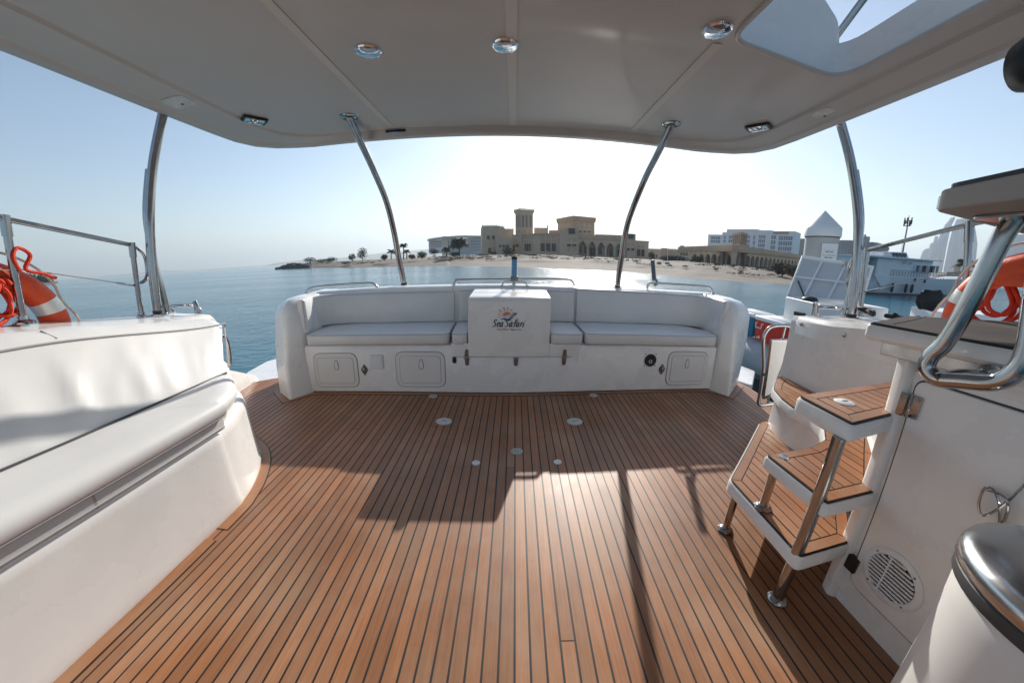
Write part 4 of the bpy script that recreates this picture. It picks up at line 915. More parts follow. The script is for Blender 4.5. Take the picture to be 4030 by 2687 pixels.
# ---- pedal bin and the wire hook on the door
bn = thing('pedal_bin', 'white pedal bin with brushed steel lid at the right picture edge', 'bin', (1.04, .232, 0), boat=True)
obj('bin_body', M().lathe([(0, .004), (.175, .004), (.18, .02), (.198, .58), (.20, .62), (.196, .64), (0, .64)], (1.04, .232, 0), 48), mat('bin_white', (.74, .74, .71), .38), bn)
obj('rim_band', M().lathe([(0, .628), (.204, .628), (.208, .634), (.208, .655), (.203, .66), (0, .66)], (1.04, .232, 0), 48), RUBBER, bn)
obj('lid', M().lathe([(0, .658), (.206, .658), (.212, .664), (.212, .684), (.207, .694), (.190, .704), (.15, .712), (.08, .718), (0, .72)], (1.04, .232, 0), 48), mat('bin_lid_steel', (.50, .51, .52), .22, metal=1, rvar=.08, vscale=9), bn, smooth=60)
hk = thing('wire_hook', 'bent steel wire hook on the locker door above the bin', 'hook', (1.25, .52, .60), boat=True)
obj('wire', M().tube(cat([(1.255, .498, .58), (1.24, .512, .655), (1.24, .535, .69), (1.24, .552, .682), (1.24, .548, .635), (1.24, .532, .614), (1.24, .512, .655), (1.25, .50, .72), (1.262, .49, .80)], 4), .0032, 7), STEEL, hk)
obj('wire', M().tube(cat([(1.24, .548, .682), (1.24, .52, .688), (1.24, .500, .668), (1.25, .498, .61)], 4), .0032, 7), STEEL, hk)

# ---- things lying on the right gunwale
for i, (x, y, s) in enumerate(((2.30, 1.85, 1.0), (2.35, 1.72, .8))):
    rn = random.Random(30 + i); mb = M()
    pts = [(x + rn.uniform(-.03, .03), y + rn.uniform(-.06, .06), .965 + rn.uniform(0, .02)) for _ in range(9)]
    mb.tube(cat(pts, 4), .017 * s, 8)
    single('black_strap', mb, BLACK, ['black crumpled strap on the right gunwale next to the side post', 'smaller black crumpled strap on the right gunwale further from the side post'][i], 'strap', 'black straps on the right gunwale', boat=True)

for o in BOATS: o.matrix_world = BOAT @ Matrix.Translation(ROOT[o.name])
# ================================================================== THE PLACE AROUND (world level, water at z -0.95)
WZ = -.95
def xy(az, R): return (R * math.sin(rad(az)), R * math.cos(rad(az)))
def P3(az, el, R): return (R * math.sin(rad(az)), R * math.cos(rad(az)), EYE.z + R * math.tan(rad(el)))
def lerp_tab(tab, a):
    if a <= tab[0][0]: return tab[0][1]
    for (a0, v0), (a1, v1) in zip(tab[:-1], tab[1:]):
        if a <= a1: return v0 + (v1 - v0) * (a - a0) / (a1 - a0)
    return tab[-1][1]
# ---- sea
W_ = bpy.data.materials.new('sea_water'); n, l, p = nodes(W_)
p.inputs['Base Color'].default_value = (.008, .12, .175, 1); p.inputs['Roughness'].default_value = .13; p.inputs['IOR'].default_value = 1.33; p.inputs['Specular IOR Level'].default_value = .5
tc = n.new('ShaderNodeTexCoord'); hs = []
for sc_v, st_, wgt in ((.35, (1, 1.6, 1), 1.6), (1.5, (1, 2.0, 1), .75), (5.5, (1, 1.8, 1), .22)):
    mp = n.new('ShaderNodeMapping'); mp.inputs['Scale'].default_value = st_; mp.inputs['Rotation'].default_value = (0, 0, rad(17 * sc_v)); l.new(tc.outputs['Object'], mp.inputs['Vector'])
    nz = n.new('ShaderNodeTexNoise'); nz.inputs['Scale'].default_value = sc_v; nz.inputs['Detail'].default_value = 5; nz.inputs['Roughness'].default_value = .55; nz.inputs['Distortion'].default_value = .6; l.new(mp.outputs['Vector'], nz.inputs['Vector'])
    mm = n.new('ShaderNodeMath'); mm.operation = 'MULTIPLY'; mm.inputs[1].default_value = wgt; l.new(nz.outputs['Fac'], mm.inputs[0]); hs.append(mm)
a1 = n.new('ShaderNodeMath'); l.new(hs[0].outputs[0], a1.inputs[0]); l.new(hs[1].outputs[0], a1.inputs[1])
a2 = n.new('ShaderNodeMath'); l.new(a1.outputs[0], a2.inputs[0]); l.new(hs[2].outputs[0], a2.inputs[1])
b = n.new('ShaderNodeBump'); b.inputs['Strength'].default_value = .9; b.inputs['Distance'].default_value = .15; l.new(a2.outputs[0], b.inputs['Height']); l.new(b.outputs['Normal'], p.inputs['Normal'])
# calm streaks: ripples come and go in broad patches
mp = n.new('ShaderNodeMapping'); mp.inputs['Scale'].default_value = (.012, .05, 1); l.new(tc.outputs['Object'], mp.inputs['Vector'])
nz = n.new('ShaderNodeTexNoise'); nz.inputs['Scale'].default_value = 1.4; nz.inputs['Detail'].default_value = 4; l.new(mp.outputs['Vector'], nz.inputs['Vector'])
mr = n.new('ShaderNodeMapRange'); mr.inputs['From Min'].default_value = .35; mr.inputs['From Max'].default_value = .65; mr.inputs['To Min'].default_value = .35; mr.inputs['To Max'].default_value = 1.0
l.new(nz.outputs['Fac'], mr.inputs['Value']); l.new(mr.outputs['Result'], b.inputs['Strength'])
single('sea', M().add([(-9000, -9000, WZ), (9000, -9000, WZ), (9000, 9000, WZ), (-9000, 9000, WZ)], [(0, 1, 2, 3)]), W_, None, None, kind='structure', smooth=0)

# ---- materials of the shore
SAND = mat('sand', (.19, .155, .118), .9, var=.25, vscale=.25, bump=.6, bscale=1.2)
ROCK = mat('dark_rock', (.07, .075, .08), .85, var=.5, vscale=.8, bump=.8, bscale=1.0)
STONE = mat('sand_plaster', (.62, .47, .33), .85, var=.14, vscale=.35, bump=.3, bscale=2)
STONE2 = mat('ochre_plaster', (.56, .39, .25), .85, var=.14, vscale=.4)
STONE3 = mat('pale_plaster', (.60, .47, .34), .85, var=.12, vscale=.4)
DARKW = mat('dark_opening', (.012, .014, .018), .3)
FRAMEW = mat('weathered_frame', (.27, .22, .17), .8)
GLASSB = mat('blue_glazing', (.05, .14, .24), .12)
HOTEL = mat('hotel_white', (.72, .73, .73), .7, var=.06, vscale=.05)
DARKB = mat('dark_glass_block', (.035, .07, .10), .3, var=.3, vscale=.1)
TOWERG = mat('tower_glass', (.02, .09, .22), .45, spec=.3)
TOWERF = mat('tower_fin', (.10, .18, .30), .6)
LEAFD = mat('dark_leaf', (.035, .05, .03), .7, var=.5, vscale=3)
LEAFG = mat('palm_leaf', (.055, .065, .03), .65, var=.4, vscale=3)
BARK = mat('bark', (.12, .09, .07), .9, var=.4, vscale=6)
SCRUB = mat('dry_scrub', (.10, .085, .06), .9, var=.4, vscale=2)

# ---- beach and bank
rw = [(-36.2, 199), (-35.75, 197), (-32.6, 175), (-24.9, 107), (-18.2, 87), (-6.5, 65), (2.3, 56), (10, 54), (16.4, 53.5), (23.5, 51), (27.3, 48), (36.2, 47), (42.1, 49), (50, 60), (62, 110)]
ce = [(-36.2, -.60), (-35.6, -.45), (-34.7, .03), (-32.4, .03), (-20.8, -.19), (-16.8, -.21), (-6.5, -.10), (2.3, -.16), (10, -.22), (17.6, -.26), (26, -.22), (34, -.40), (38, -.55), (43, -1.0), (50, -1.2), (62, -1.0)]
def sandz(az, R):
    Rw = lerp_tab(rw, az); depth = max(10, .62 * Rw if az > -25 else .25 * Rw + 10); Rc = Rw + depth
    zc = EYE.z + Rc * math.tan(rad(lerp_tab(ce, az)))
    if R < Rw: return WZ - .25 * (Rw - R) / 4
    t = (R - Rw) / depth
    if t < 1: return WZ + (zc - WZ) * (t ** .75 if az < -10 else (.55 * t + .45 * t * t * (3 - 2 * t)))
    return zc
mbs = M(); rows = []; azs = [-36.2 + 98.2 * i / 420 for i in range(421)]
from mathutils import noise as NZ
for az in azs:
    Rw = lerp_tab(rw, az); depth = max(10, .62 * Rw if az > -25 else .25 * Rw + 10); row = []
    for t in [-.12, -.04] + [i / 26 for i in range(27)] + [1.15, 1.5, 2.5, 5, 12]:
        R = Rw + depth * t; z = sandz(az, R); x, y = xy(az, R)
        if t > .06: z += (NZ.noise(Vector((x * .16, y * .16, 0))) * .35 + NZ.noise(Vector((x * .6, y * .6, 3))) * .12) * min(1, t * 3) * (1 if t < 1 else .3)
        if t > .3 and t < 1.05: z += max(0, NZ.noise(Vector((x * .09, y * .22, 8)))) * .5 * (1 if az < 30 else .4) - .12
        row.append((x, y, z if t < 12 else z - 2))
    rows.append(row)
mbs.loft(rows, closed=False, caps=False)
for i, f_ in enumerate(mbs.f): mbs.f[i] = f_[::-1]
sand = single('sand_shore', mbs, SAND, None, None, kind='structure', smooth=60)
# darker scrub and weed patches lying on the bank, and dark boulders at the tip of the spit
def leafcloud(mb, c, rx, ry, rz, n_, s, rn, shell=.35):
    for _ in range(n_):
        while True:
            d = Vector((rn.uniform(-1, 1), rn.uniform(-1, 1), rn.uniform(-1, 1)))
            if shell < d.length < 1: break
        q = Vector((c[0] + d.x * rx, c[1] + d.y * ry, c[2] + d.z * rz)); a = Vector((rn.uniform(-1, 1), rn.uniform(-1, 1), rn.uniform(-.6, 1))).normalized(); b_ = a.cross(Vector((rn.uniform(-1, 1), rn.uniform(-1, 1), rn.uniform(-1, 1)))).normalized(); ss = s * rn.uniform(.6, 1.4)
        mb.add([q - a * ss, q + b_ * ss * .45, q + a * ss, q - b_ * ss * .45], [(0, 1, 2, 3)])
rn = random.Random(21); mb = M()
for az0, az1, t0, t1, n_ in ((-26.5, -20.5, .35, .8, 46), (-13, -3, .45, .95, 60), (-2, 6, .7, 1.0, 26), (3, 12, .6, .95, 18), (12, 22, .5, .95, 20), (28, 42, .75, 1.0, 26), (-32, -27, .5, .9, 20), (24, 40, .2, .7, 10)):
    for _ in range(n_):
        az = rn.uniform(az0, az1); t = rn.uniform(t0, t1); Rw = lerp_tab(rw, az); R = Rw + (max(10, .62 * Rw if az > -25 else .25 * Rw + 10)) * t
        x, y = xy(az, R); w = rn.uniform(.4, 1.6)
        leafcloud(mb, (x, y, sandz(az, R) + .12), w, w * .6, .16, 26, .16, rn, 0)
single('dry_scrub', mb, SCRUB, None, None, kind='stuff', smooth=0)
rn = random.Random(8); mb = M()
for i in range(130):
    az = rn.uniform(-35.9, -31.5); f_ = (az + 35.9) / 4.4; R = lerp_tab(rw, az) + rn.uniform(-2, 3 + 7 * f_); s = rn.uniform(.5, 1.3); x, y = xy(az, R)
    z = WZ + rn.uniform(-.1, .3 + 1.6 * min(1, f_ * 3) * (1 - max(0, f_ - .5)))
    vs = [(x + dx * s * rn.uniform(.7, 1.1), y + dy * s * rn.uniform(.7, 1.1), z + dz * s * rn.uniform(.5, .8)) for dx in (-1, 1) for dy in (-1, 1) for dz in (-1, 1)]
    mb.add(vs, [(0, 1, 3, 2), (4, 6, 7, 5), (0, 4, 5, 1), (2, 3, 7, 6), (0, 2, 6, 4), (1, 5, 7, 3)])
single('boulder_bank', mb, ROCK, None, None, kind='stuff', smooth=0)
# far coasts
def ridge(name, tab, R, mt, depth=400):
    mb = M(); rows = []
    a0, a1 = tab[0][0], tab[-1][0]; n_ = max(12, int((a1 - a0) * 3))
    for i in range(n_ + 1):
        az = a0 + (a1 - a0) * i / n_; el = lerp_tab(tab, az) + .02 * NZ.noise(Vector((az * 1.7, R, 0)))
        z = EYE.z + R * math.tan(rad(el)); x, y = xy(az, R); x0, y0 = xy(az, R * .93); x1, y1 = xy(az, R + depth)
        rows.append([(x0, y0, WZ - .3), (x, y, z), (x1, y1, WZ - .3)])
    mb.loft(rows, closed=False, caps=False)
    return single(name, mb, mt, None, None, kind='structure', smooth=60)
HILL = mat('far_hill', (.22, .20, .17), .95)
ridge('hills', [(-38.5, -.05), (-37.4, .09), (-36.2, .32), (-32.3, .50), (-27.5, .53), (-26.5, .47), (-22.7, .71), (-19.2, .92), (-13, 1.10), (-8, 1.0), (-2, .8)], 3600, HILL)
ridge('far_coast', [(-58, .0), (-54, .16), (-50, .30), (-47, .10), (-41, .12), (-38, .10), (-30, .1)], 5200, HILL)
ridge('inland_ground', [(22, -.2), (40, .2), (56, .35), (75, .4)], 620, mat('inland_ground', (.20, .18, .15), .9), 1500)

# ---- plants
def bush(name, label, az, el0, el1, R, w, n_=240, mt=LEAFD, trunk=True, group=None, cat_='shrub', s=.20, seed=1, shape=1.):
    rn = random.Random(seed); x, y = xy(az, R); z0 = EYE.z + R * math.tan(rad(el0)); z1 = EYE.z + R * math.tan(rad(el1)); h_ = z1 - z0
    if cat_ == 'shrub': w *= 1.3; n_ = int(n_ * 1.5)
    t = thing(name, label, cat_, (x, y, z0), group)
    mb = M(); k_ = 5
    for i in range(k_):
        ox = rn.uniform(-.5, .5) * w; oz = rn.uniform(.12, .66) * h_ if cat_ == 'shrub' else rn.uniform(.25, .7) * h_
        leafcloud(mb, (x + ox, y + rn.uniform(-.3, .3) * w, z0 + oz), w * .55, w * .5, h_ * .30 * shape, n_ // k_, s, rn, .2)
    leafcloud(mb, (x, y, z0 + h_ * .46), w * 1.0, w * .8, h_ * .52, n_ // 2 if cat_ == 'tree' else n_, s, rn, .3)
    obj('crown' if cat_ == 'tree' else 'foliage', mb, mt, t, smooth=0)
    mb = M(); mb.tube([(x, y, z0 - .4), (x + .1, y, z0 + h_ * .35)], [.14, .07], 7)
    for i in range(4): mb.tube([(x + .08, y, z0 + h_ * .25), (x + rn.uniform(-.5, .5) * w, y, z0 + h_ * rn.uniform(.5, .8))], [.06, .02], 5)
    obj('trunk' if cat_ == 'tree' else 'stem', mb, BARK, t)
    return t
def palm(label, az, el0, elc, R, fr, n_=26, seed=1, group='date palms on the bank', droop=1.):
    rn = random.Random(seed); x, y = xy(az, R); z0 = EYE.z + R * math.tan(rad(el0)); zc = EYE.z + R * math.tan(rad(elc))
    t = thing('palm_tree', label, 'palm tree', (x, y, z0), group)
    obj('trunk', M().tube([(x, y, z0 - .3), (x + .05, y, (z0 + zc) / 2), (x, y, zc)], [.20, .15, .14], 8), BARK, t)
    mb = M()
    n_ = int(n_ * 1.7)
    for i in range(n_):
        a = 2 * math.pi * i / n_ + rn.uniform(-.2, .2); up = rn.uniform(.0, 1.5); L = fr * 1.3 * rn.uniform(.8, 1.1)
        prev = None; d = Vector((math.cos(a), math.sin(a), 0)); sd_ = Vector((-d.y, d.x, 0))
        for j in range(9):
            u = j / 8; q = Vector((x, y, zc)) + d * L * u * (1 - .25 * up * u) + Vector((0, 0, L * (up * u - (.42 + .42 * up) * droop * u * u)))
            if prev is not None:
                w = L * .27 * math.sin(math.pi * min(1, u * .9 + .1)) + .03
                for s_ in (-1, 1):
                    mid = (prev + q) / 2
                    mb.add([prev, q, q + (q - prev) * .8 + sd_ * s_ * w + Vector((0, 0, -w * .55)), ], [(0, 1, 2)])
                    mb.add([prev, mid, mid + (q - prev) * .6 + sd_ * s_ * w * .95 + Vector((0, 0, -w * .5))], [(0, 1, 2)])
                mb.add([prev + Vector((0, 0, .03)), q + Vector((0, 0, .02)), q - Vector((0, 0, .02)), prev - Vector((0, 0, .03))], [(0, 1, 2, 3)])
            prev = q
    obj('crown', mb, LEAFG, t, smooth=0)
    return t
BL = 'bushes on the sandy spit'
bush('bush', 'dark rounded bush nearest the tip of the sandy spit', -31.3, -.05, .92, 178, 2.6, 300, group=BL, seed=1)
bush('bush', 'low dark bush between two taller ones on the sandy spit', -29.5, -.05, .50, 160, 2.6, 240, group=BL, seed=2)
bush('bush', 'spiky dark bush on the spit left of the pair of trees', -28.1, -.05, .75, 150, 2.0, 240, group=BL, seed=3)
bush('tree', 'small pale green tree standing left of the tall dark tree on the bank', -25.0, -.05, 1.12, 128, 1.35, 320, LEAFG, cat_='tree', seed=4)
bush('tree', 'tall dark round tree left of the left curved roof post on the bank', -23.4, .0, 2.02, 128, 2.1, 520, mat('bluish_leaf', (.03, .05, .05), .7, var=.4, vscale=3), cat_='tree', seed=5)
bush('bush', 'spiky dark bush left of the left curved roof post', -20.0, -.18, .65, 112, .95, 160, group=BL, seed=6)
palm('slim palm left of the curved roof post on the bank', -18.95, -.05, .95, 112, 1.3, 18, 3)
palm('short bushy palm hidden partly by the left curved roof post', -18.1, -.05, .75, 110, 1.2, 18, 4)
palm('taller palm just right of the left curved roof post', -17.0, -.15, 1.75, 108, 1.35, 20, 5)
palm('slim palm with small crown right of the tall palm by the post', -16.5, -.1, .85, 108, 1.1, 18, 6)
bush('bush', 'low spiky bush on the bank between the palms and the left hotel', -15.7, -.2, .42, 106, .9, 140, SCRUB, group=BL, seed=7)
bush('bush', 'dark rounded bush in front of the left end of the blue hotel', -14.1, -.15, .90, 104, 1.2, 200, group=BL, seed=8)
bush('tree', 'small umbrella shaped tree before the blue hotel', -12.2, .0, 1.36, 106, 1.6, 260, cat_='tree', seed=9, shape=.6)
palm('small palm left of the big date palm', -10.2, -.1, .75, 104, 1.5, 20, 7)
palm('big date palm with wide crown in front of the blue hotel', -8.2, -.1, 1.85, 100, 2.75, 40, 8, droop=1.25)
bush('bush', 'dry brown bush under the big date palm', -8.9, -.1, .55, 98, 1.3, 140, SCRUB, group=BL, seed=10)
bush('bush', 'dry grey bush at the foot of the fort left of the wind tower', -.6, -.2, 1.15, 118, 1.6, 320, SCRUB, group='bushes before the buildings', seed=11)
bush('bush', 'small dark bush at the left door of the fort', -2.9, -.05, .42, 124, 1.0, 140, group='bushes before the buildings', seed=12)
bush('tree', 'small thin tree with ball crown on the beach beside the dark rod holder', 21.87, -.3, 1.13, 88, .95, 240, cat_='tree', seed=13)
bush('bush', 'wide dark bush between the flagpoles and the arcade', 25.3, -.35, .62, 84, 2.7, 420, mat('bluish_leaf', (.03, .05, .05), .7), group='bushes before the buildings', seed=14)
bush('bush', 'dark bush in front of the left arches of the arcade', 28.7, -.6, .72, 80, 1.1, 240, group='bushes before the buildings', seed=15)
bush('bush', 'brown bush below the right arches of the arcade', 40.9, -1.1, .45, 66, 1.5, 380, SCRUB, group='bushes before the buildings', seed=16)
bush('bush', 'dark brown bush at the right end of the arcade beside the mooring pile', 42.6, -1.3, .25, 62, 1.5, 380, SCRUB, group='bushes before the buildings', seed=17)
for i, (az, R, w) in enumerate(((36.0, 84, 1.0), (38.2, 80, 1.1), (33.2, 82, .8))):
    bush('bush', ['low scrub at the foot of the arcade right of its corner', 'low scrub at the foot of the middle of the long arcade', 'low scrub at the foot of the arcade left of its corner'][i], az, -.75, -.25, R, w, 90, SCRUB, group='bushes before the buildings', seed=40 + i)
# island at the left edge
single('sand_island', M().loft([[(xy(a, R)[0], xy(a, R)[1], z) for R, z in ((286, -1.2), (290, -.8), (300, .2 - .3 * abs((a + 66) / 8)), (330, .2), (360, -1.2))] for a in [-76 + i for i in range(14)] + [-61.8, -60.6, -59.7]], closed=False, caps=False), SAND, None, None, kind='structure', smooth=60)
for i, (az, e1, w) in enumerate(((-62.9, 1.35, 4.6), (-61.6, .98, 3.6), (-60.85, .62, 2.6), (-60.3, .32, 2.2))):
    bush('tree', ['tallest dark tree on the low island at the left edge', 'second dark tree on the low island behind the rope bow', 'low dark tree near the right end of the island', 'lowest tree at the right end of the low island'][i], az, -.3, e1, 300, w, 420, cat_='tree', group='trees on the left island', seed=60 + i, s=.5)

# ---- building helpers
def line_hit(Pa, Pb, az):
    d = Vector(xy(az, 1)); a = Vector(Pa); e = Vector(Pb) - a
    det = d.x * (-e.y) + e.x * d.y
    t = (a.x * (-e.y) + e.x * a.y) / det
    return d * t, t
class Face:
    """a facade plane between two plan points; rectangles on it are given by bearing and height angle"""
    def __init__(s, Pa, Pb):
        s.a, s.b = Vector(Pa), Vector(Pb); e = (s.b - s.a).normalized(); s.n = Vector((e.y, -e.x)); s.e = e
        if s.n.dot(s.a) > 0: s.n = -s.n
    def pt(s, az, el):
        q, R = line_hit(s.a, s.b, az); return q, EYE.z + R * math.tan(rad(el))
    def poly(s, uvs, out0, out1):
        """uvs: (u along from a in metres, z)"""
        n_ = len(uvs); vs = []
        for o in (out1, out0):
            for u, z in uvs: q = s.a + s.e * u + s.n * o; vs.append((q.x, q.y, z))
        fs = [tuple(range(n_)), tuple(range(2 * n_ - 1, n_ - 1, -1))] + [(i, n_ + i, n_ + (i + 1) % n_, (i + 1) % n_) for i in range(n_)]
        return M().add(vs, fs)
    def u(s, az): return (line_hit(s.a, s.b, az)[0] - s.a).dot(s.e)
    def rect(s, az0, az1, el0, el1):
        am = (az0 + az1) / 2; _, R = line_hit(s.a, s.b, am)
        return s.u(az0), s.u(az1), EYE.z + R * math.tan(rad(el0)), EYE.z + R * math.tan(rad(el1))
def arch_uv(u0, u1, z0, z1, kind='round', n_=8):
    w = (u1 - u0) / 2; c = (u0 + u1) / 2
    if kind == 'rect': return [(u0, z0), (u1, z0), (u1, z1), (u0, z1)]
    pts = [(u0, z0), (u1, z0)]
    if kind == 'round':
        for i in range(n_ + 1): a = math.pi * i / n_; pts.append((c + w * math.cos(a), z1 - w + w * math.sin(a)))
    else:                                                    # lobed, pointed
        pts += [(c + w, z1 - w * 1.25), (c + w * .72, z1 - w * .95), (c + w * .66, z1 - w * .55), (c + w * .32, z1 - w * .42), (c + w * .16, z1 - w * .12), (c, z1), (c - w * .16, z1 - w * .12), (c - w * .32, z1 - w * .42), (c - w * .66, z1 - w * .55), (c - w * .72, z1 - w * .95), (c - w, z1 - w * 1.25)]
    return pts
def window(par, fc, az0, az1, el0, el1, kind='rect', name='window', mt=DARKW, fm=FRAMEW, fw=.12, pane='pane'):
    u0, u1, z0, z1 = fc.rect(az0, az1, el0, el1)
    A_, B_ = arch_uv(u0 - fw, u1 + fw, z0 - fw, z1 + fw, kind), arch_uv(u0, u1, z0, z1, kind); mb = M(); k_ = len(A_)
    def q(uv, o): v = fc.a + fc.e * uv[0] + fc.n * o; return (v.x, v.y, uv[1])
    mb.loft([[q(a, 0), q(a, .20), q(b_, .20), q(b_, .0)] for a, b_ in zip(A_ + A_[:1], B_ + B_[:1])], True, False)
    f_ = obj(name, mb, fm, par, smooth=0)
    obj(pane, fc.poly(B_, -.02, .03), mt, f_, smooth=0)
    if kind == 'rect' and (u1 - u0) > .9 and mt is DARKW: obj('glazing_bar', fc.poly(arch_uv((u0 + u1) / 2 - .05, (u0 + u1) / 2 + .05, z0, z1, 'rect'), .03, .08), fm, f_, smooth=0)
    return f_
def niche(par, fc, az0, az1, el0, el1, kind='round', mt=STONE2):  # proud plate; the default darker plaster stands in for shade in the recess
    u0, u1, z0, z1 = fc.rect(az0, az1, el0, el1)
    return obj('niche', fc.poly(arch_uv(u0, u1, z0, z1, kind), .0, .05), mt, par, smooth=0)
def block(par, name, mt, plan, z0, z1): return obj(name, M().prism(plan, z0, z1), mt, par, smooth=0)
def quadplan(fc, u0, u1, back):
    a = fc.a + fc.e * u0; b_ = fc.a + fc.e * u1; return [tuple(a), tuple(b_), tuple(b_ - fc.n * back), tuple(a - fc.n * back)]
def merlons(par, fc, u0, u1, z, h_, w, gap, d=.4):
    mb = M(); u = u0
    while u + w <= u1 + .01:
        mb.loft([[(*(fc.a + fc.e * uu + fc.n * o), zz_) for uu, o, zz_ in ((u, .02, z), (u + w, .02, z), (u + w, .02, z + h_ * .6), (u + w * .5, .02, z + h_), (u, .02, z + h_ * .6))], [(*(fc.a + fc.e * uu + fc.n * o), zz_) for uu, o, zz_ in ((u, -d, z), (u + w, -d, z), (u + w, -d, z + h_ * .6), (u + w * .5, -d, z + h_), (u, -d, z + h_ * .6))]]); u += w + gap
    return obj('battlement', mb, STONE, par, smooth=0, kind='stuff')
def cornice(par, fc, u0, u1, z, h_=.35, out=.3, mt=STONE2): return obj('cornice', fc.poly([(u0, z), (u1, z), (u1, z + h_), (u0, z + h_)], -.1, out), mt, par, smooth=0)

# ---- old fort palace
GZ = .55
pa = thing('palace', 'long sand coloured palace with wind tower, fort wing and lobed arches behind the beach', 'palace', (*xy(8, 132), GZ))
fF = Face(xy(-4.62, 140), xy(.30, 141)); L = (fF.b - fF.a).length; s1 = fF.u(-1.97); s2 = fF.u(-1.15)
zF = P3(-4, 4.55, 140)[2]
block(pa, 'fort_wall', STONE, quadplan(fF, 0, s1, 14), GZ, zF); merlons(pa, fF, 0, s1, zF, .55, .45, .42)
block(pa, 'fort_wall', STONE, quadplan(fF, s1, s2, 12), GZ, zF - .35); merlons(pa, fF, s1, s2, zF - .35, .55, .45, .42)
block(pa, 'fort_wall', STONE, quadplan(fF, s2, L, 12), GZ, P3(0, 4.0, 140)[2]); merlons(pa, fF, s2, L, P3(0, 4.0, 140)[2], .45, .4, .38)
q0 = fF.a
obj('buttress', M().loft([[(q0.x - .9, q0.y - 1.0, GZ - .3), (q0.x + 5.0, q0.y - 1.0, GZ - .3), (q0.x + 5.0, q0.y + 5, GZ - .3), (q0.x - .9, q0.y + 5, GZ - .3)], [(q0.x + .01, q0.y - .05, GZ + 3.4), (q0.x + 4.6, q0.y - .05, GZ + 3.4), (q0.x + 4.6, q0.y + 4, GZ + 3.4), (q0.x + .01, q0.y + 4, GZ + 3.4)]]), STONE, pa, smooth=0)
for a0, a1, e0, e1 in ((-3.84, -3.46, 2.41, 2.94), (-3.02, -2.68, 2.40, 2.92)): window(pa, fF, a0, a1, e0, e1)
fF2 = Face(tuple(fF.a + fF.n * .95), tuple(fF.b + fF.n * .95)); window(pa, fF2, -3.65, -3.28, .12, .95, name='door')
for a0, a1 in ((-1.95, -1.65), (-1.38, -1.10), (-.85, -.5)): window(pa, fF, a0, a1, 1.08, 1.40)
block(pa, 'fort_annex', STONE, quadplan(Face(xy(-2.2, 134), xy(.1, 135)), 0, 5.3, 5), GZ, P3(-1, 2.6, 134)[2])
for a0, a1 in ((-1.95, -1.65), (-1.38, -1.10), (-.85, -.5)): window(pa, Face(xy(-2.2, 134), xy(.1, 135)), a0, a1, 1.12, 1.42)
cornice(pa, fF, 0, s1, P3(-3, 3.6, 140)[2], .15, .12, STONE)
# west pavilion and wing
f1 = Face(xy(.08, 138), xy(1.21, 136.5)); zW = P3(3.5, 3.1, 129)[2]
block(pa, 'pavilion_wall', STONE3, quadplan(f1, 0, (f1.b - f1.a).length, 9), GZ, zW); cornice(pa, f1, -.2, (f1.b - f1.a).length + .1, zW, .4, .25)
window(pa, f1, .26, .44, .24, 1.4); window(pa, f1, .62, .80, 1.16, 1.5); window(pa, f1, .92, 1.06, 1.16, 1.5)
for a0, a1 in ((.24, .46), (.62, .8), (.9, 1.08)): niche(pa, f1, a0, a1, 1.62, 2.0)
f2 = Face(xy(1.55, 136), xy(3.55, 129)); L2 = (f2.b - f2.a).length
block(pa, 'wing_wall', STONE, [tuple(f2.a), tuple(f2.b), xy(7.55, 126.6), xy(7.3, 140), xy(1.6, 141)], GZ, zW)
cornice(pa, f2, -.2, L2 + .25, zW, .45, .3)
for i, a in enumerate((1.85, 2.13, 2.44, 2.79, 3.1)):
    if i in (1, 2, 3): window(pa, f2, a - .02, a + .17, .49, 1.6)
    else: niche(pa, f2, a - .02, a + .17, .49, 1.6, 'rect')
    niche(pa, f2, a - .05, a + .2, 1.78, 2.22); niche(pa, f2, a - .05, a + .2, 2.42, 2.86, 'rect')
f3 = Face(xy(3.55, 129), xy(7.55, 126.6)); L3 = (f3.b - f3.a).length; cornice(pa, f3, -.2, L3, zW, .45, .3)
for a in (4.56, 5.45, 6.30):
    window(pa, f3, a, a + .56, .50, 1.69); niche(pa, f3, a - .04, a + .6, 1.8, 2.42); niche(pa, f3, a - .04, a + .6, 2.6, 3.02, 'rect')
# stair tower block with air unit
f4 = Face(xy(7.45, 124), xy(10.42, 124.3)); L4 = (f4.b - f4.a).length; z4 = P3(9, 4.2, 124)[2]
block(pa, 'tower_block', STONE, quadplan(f4, 1.6, L4, 8), GZ, z4); block(pa, 'tower_block', STONE, quadplan(f4, 0, 1.6, 8), GZ, P3(9, 4.0, 124)[2])
for a in (8.69, 9.52):
    window(pa, f4, a, a + .53, 1.36, 1.69); niche(pa, f4, a, a + .53, 2.1, 2.75); niche(pa, f4, a, a + .53, .35, 1.25, 'rect')
for fq, a0, a1, e0, e1, lab in ((f4, 8.88, 9.88, 3.36, 4.22, 0),): obj('cooling_unit', fq.poly(arch_uv(*fq.rect(a0, a1, e0, e1), 'rect'), 0, .6), DARKW, pa, smooth=0)
